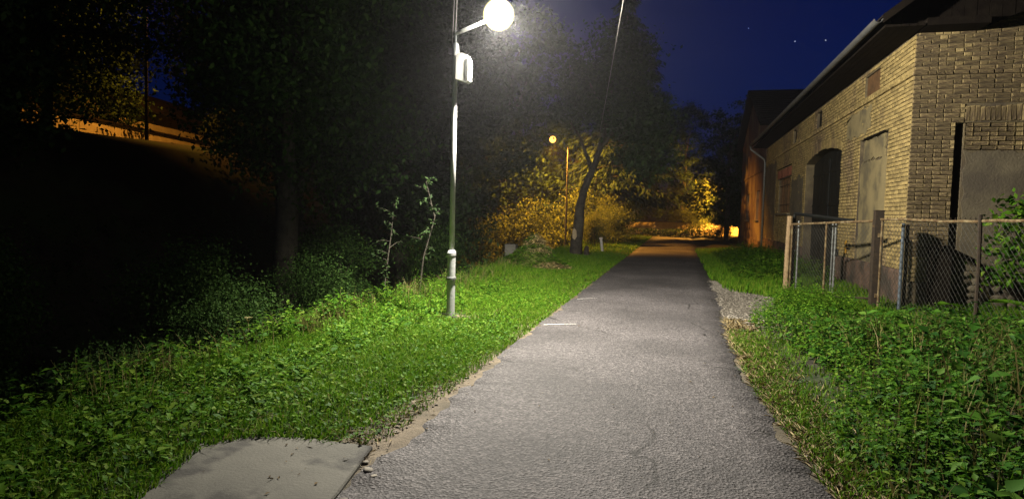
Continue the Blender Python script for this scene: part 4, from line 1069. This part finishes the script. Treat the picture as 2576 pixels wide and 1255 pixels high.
# ------------------------------------------------------------------ grass heap, block
t = thing('grass_heap', (-4.0,17.9,.04), 'heap of mown grass and hay on the verge behind the lamp', 'heap')
b = NP(); n = 5200; a_ = rng.uniform(0,6.28,n); r_ = np.sqrt(rng.uniform(0,1,n)); 
x = 1.12*r_*np.cos(a_); y = .85*r_*np.sin(a_); z = .84*(1-r_**1.3)*np.clip(1+.25*np.sin(x*5+1)*np.cos(y*4),.5,1.3)
D = rvec(n); D[:,2] = D[:,2]*.35-.25; Nn = rvec(n)*.5+[0,0,1]
dry = (snoise(x*1.0,y+z,3.0,31) > -.05)
P = np.stack([x,y,z],1)
link('hay', tris('hay', *rhombs(P[dry], D[dry], Nn[dry], rng.uniform(.08,.22,dry.sum()), .11), M['hay']), t)
link('cut_grass', tris('cut_grass', *rhombs(P[~dry], D[~dry], Nn[~dry], rng.uniform(.08,.2,(~dry).sum()), .12), M['grass']), t)
V = [(0,0,.72)]; F = []
for k, f in enumerate((.3,.6,.85,1.05)):
    for q in range(16): an = q*math.pi/8; V.append((1.1*f*math.cos(an)*random.uniform(.93,1.05), .8*f*math.sin(an)*random.uniform(.93,1.05), max(-.05,.77*(1-f**1.3)+random.uniform(-.04,.04))))
for q in range(16): F.append((0,1+q,1+(q+1)%16))
for k in range(3):
    for q in range(16): a = 1+16*k; F.append((a+q,a+16+q,a+16+(q+1)%16,a+(q+1)%16))
MB().add(V,F).build('heap_core', M['dry_grass'], t, smooth=True)
t = thing('concrete_block', (-5.05,19.5,-.2), 'weathered concrete block behind the left side of the grass heap', 'block')
b = MB(); b.box(-.17,-.15,-.2,.17,.15,.78); b.box(-.18,-.16,.78,.18,.16,.84); b.build('block_body', M['concrete'], t)

# ------------------------------------------------------------------ distant sodium lamps
SOD = (1.0, .42, .05)
def sodium(base_, h, arm, label, power, aim, name='sodium_lamp', lens=4.0, blend=.4, tilt=None):
    t = thing(name, base_, label, 'street lamp', 'orange street lamps farther off')
    MB().tube([(0,0,-.3),(0,0,h*.5),(0,0,h)], [.06,.045,.03], 10).build('pole', M['bark'], t)
    a = Vector(arm); MB().tube([(0,0,h),(a.x*.5,a.y*.5,h+a.z*.7+.12),(a.x,a.y,h+a.z)], .022, 8).build('arm', M['dark_metal'], t); h = h+a.z-.33
    hd = MB(); hd.prism([(-.28,.0),(.28,.0),(.30,.05),(.16,.13),(-.16,.13),(-.30,.05)], 1, -.11, .11); hd = hd.build('lamp_head', M['galv'], t, (a.x,a.y,h+.30))
    hd.rotation_euler.z = math.atan2(a.y, a.x)
    MB().lathe([(.17*math.sin(math.pi*k/10)+.0005, -.17*math.cos(math.pi*k/10)) for k in range(11)], 16).build('lens', emis('sodium lens', (1,.46,.08), lens), hd, (0,0,-.19))
    spot('sodium_light', t, (a.x,a.y,h-.12), power, SOD, aim, 175, blend, .06)
    return t
sodium((-5.62,33.0,0), 5.15, (-.83,.0,.6), 'distant orange lamp glowing above the lit bushes', 11000, (-.08,.45,-.89))
sodium((-16.4,16.8,float(ground_z(-16.4,16.8))), 5.2, (.1,.8,.3), 'orange lamp post at upper left with its head above the picture', 2300, (-.80,.40,-.45), blend=.5)
sodium((4.5,58.2,0), 4.7, (-.5,.3,.3), 'orange lamp hidden behind dark trees at path end', 26000, (-.75,.25,-.6))

# low wall and shed far left, up on the bank, lit by the orange lamp
t = thing('parapet_wall', (-19.0,18.0,3.5), 'low pale wall glowing orange on the bank seen through the trees', 'wall', rz=R(12.4))
for k in range(9): MB().box(-.25,-6+k*2.2,-.5,0,-6+k*2.2+2.18,.86).build('wall_panel', M['shed_wall'], t)
MB().box(-.30,-6.1,.862,.06,14.0,.93).build('coping', M['tile'], t)
t = thing('shed', (-20.6,18.0,3.4), 'pale shed with dark roof behind the orange lit low wall', 'shed', rz=R(12.4))
b = MB(); b.box(-4,2,-.5,0,12,2.2); b.prism([(-4,2.2),(0,2.2),(-2,3.2)], 1, 2, 12); b.build('wall', M['shed_wall'], t)
b = MB(); b.prism([(.35,2.02),(-2,3.22),(-4.35,2.02),(-4.35,2.10),(-2,3.30),(.35,2.10)], 1, 1.7, 12.3); b.build('roof', M['tile'], t)
MB().tube([(.38,1.7,2.0),(.38,12.3,2.0)], .05, 8).build('gutter', M['dark_metal'], t)
# far wall and hedge across the end of the path
t = thing('garden_wall', (0,62.5,0), 'low plastered wall glowing orange across the end of the path', 'wall')
MB().box(-9,0,-.3,10,.25,1.15).build('wall_body', M['shed_wall'], t); MB().box(-9.05,-.05,1.15,10.05,.3,1.24).build('coping', M['tile'], t)
g = NP(); n = 5000; x = rng.uniform(-7,3.5,n); y = rng.normal(55,.25,n); z = rng.uniform(0,.62,n)
k = np.ones(n, bool)
P = np.stack([x,y,z],1); 
tag(link('hedge', tris('hedge', *rhombs(P, rvec(n), rvec(n), rng.uniform(.08,.2,n), .5), M['leaf_dark'])), 'low dark hedge across the far end of the path', 'hedge')

# overhead cable
b = MB(); A_ = Vector((-.12,4.0,4.62)); B_ = Vector((-4.65,36.5,4.9)); pts = []
for k in range(25):
    f = k/24; q = A_.lerp(B_, f); q.z -= .28*4*f*(1-f)*.35; pts.append(q)
tag(b.tube(pts, .0055, 6).build('overhead_cable', M['dark_cable']), 'thin overhead cable slanting across the sky above the path', 'cable')
# stars
sm = emis('star', (.8,.88,1), 1.1)
for p, lab in (((87.9,969,271.4),'leftmost of three tiny stars, level with the cable top'),((152.3,984.7,254.5),'middle star of the three in blue sky'),((194.2,995.6,257.2),'rightmost star above the house roof')):
    me = MB().lathe([(.01,-.7),(.6,-.35),(.7,0),(.6,.35),(.01,.7)], 8).mesh('star', sm)
    tag(link('star', me, None, p), lab, 'star', 'stars in the night sky')

# names: Blender's own suffixes

# thin scattering volume round everything, added for the glow about the lamps
hm = bpy.data.materials.new('mist'); hm.use_nodes = True
hn, hlk = hm.node_tree.nodes, hm.node_tree.links
hn.remove(hn['Principled BSDF']); pv = hn.new('ShaderNodeVolumePrincipled'); pv.inputs['Color'].default_value = (.9,.9,.95,1)
pv.inputs['Density'].default_value = .0007; pv.inputs['Anisotropy'].default_value = .82
hlk.new(pv.outputs[0], hn['Material Output'].inputs['Volume'])
tag(MB().box(-150,-50,-3,150,180,45).build('haze', hm), kind='stuff')

# litter on the path and slab
g = NP(); n = 46; y = rng.uniform(2.9,13,n); x = -1.7+rng.beta(.6,.6,n)*2.4
P = np.stack([x,y,road_z(x,y)+.006],1); az = rng.uniform(0,6.28,n)
g.add(leaves(P, np.stack([np.cos(az),np.sin(az),.1+0*az],1), rng.normal(0,.2,(n,3))+[0,0,1], rng.uniform(.015,.045,n), .5))
n = 12; x = rng.uniform(-2.8,-1.85,n); y = rng.uniform(2.8,3.65,n); az = rng.uniform(0,6.28,n)
g.add(leaves(np.stack([x,y,.046+0*x],1), np.stack([np.cos(az),np.sin(az),.1+0*az],1), rng.normal(0,.2,(n,3))+[0,0,1], rng.uniform(.015,.04,n), .4))
tag(link('leaf_litter', g.mesh('leaf_litter', M['litter'])), kind='stuff')
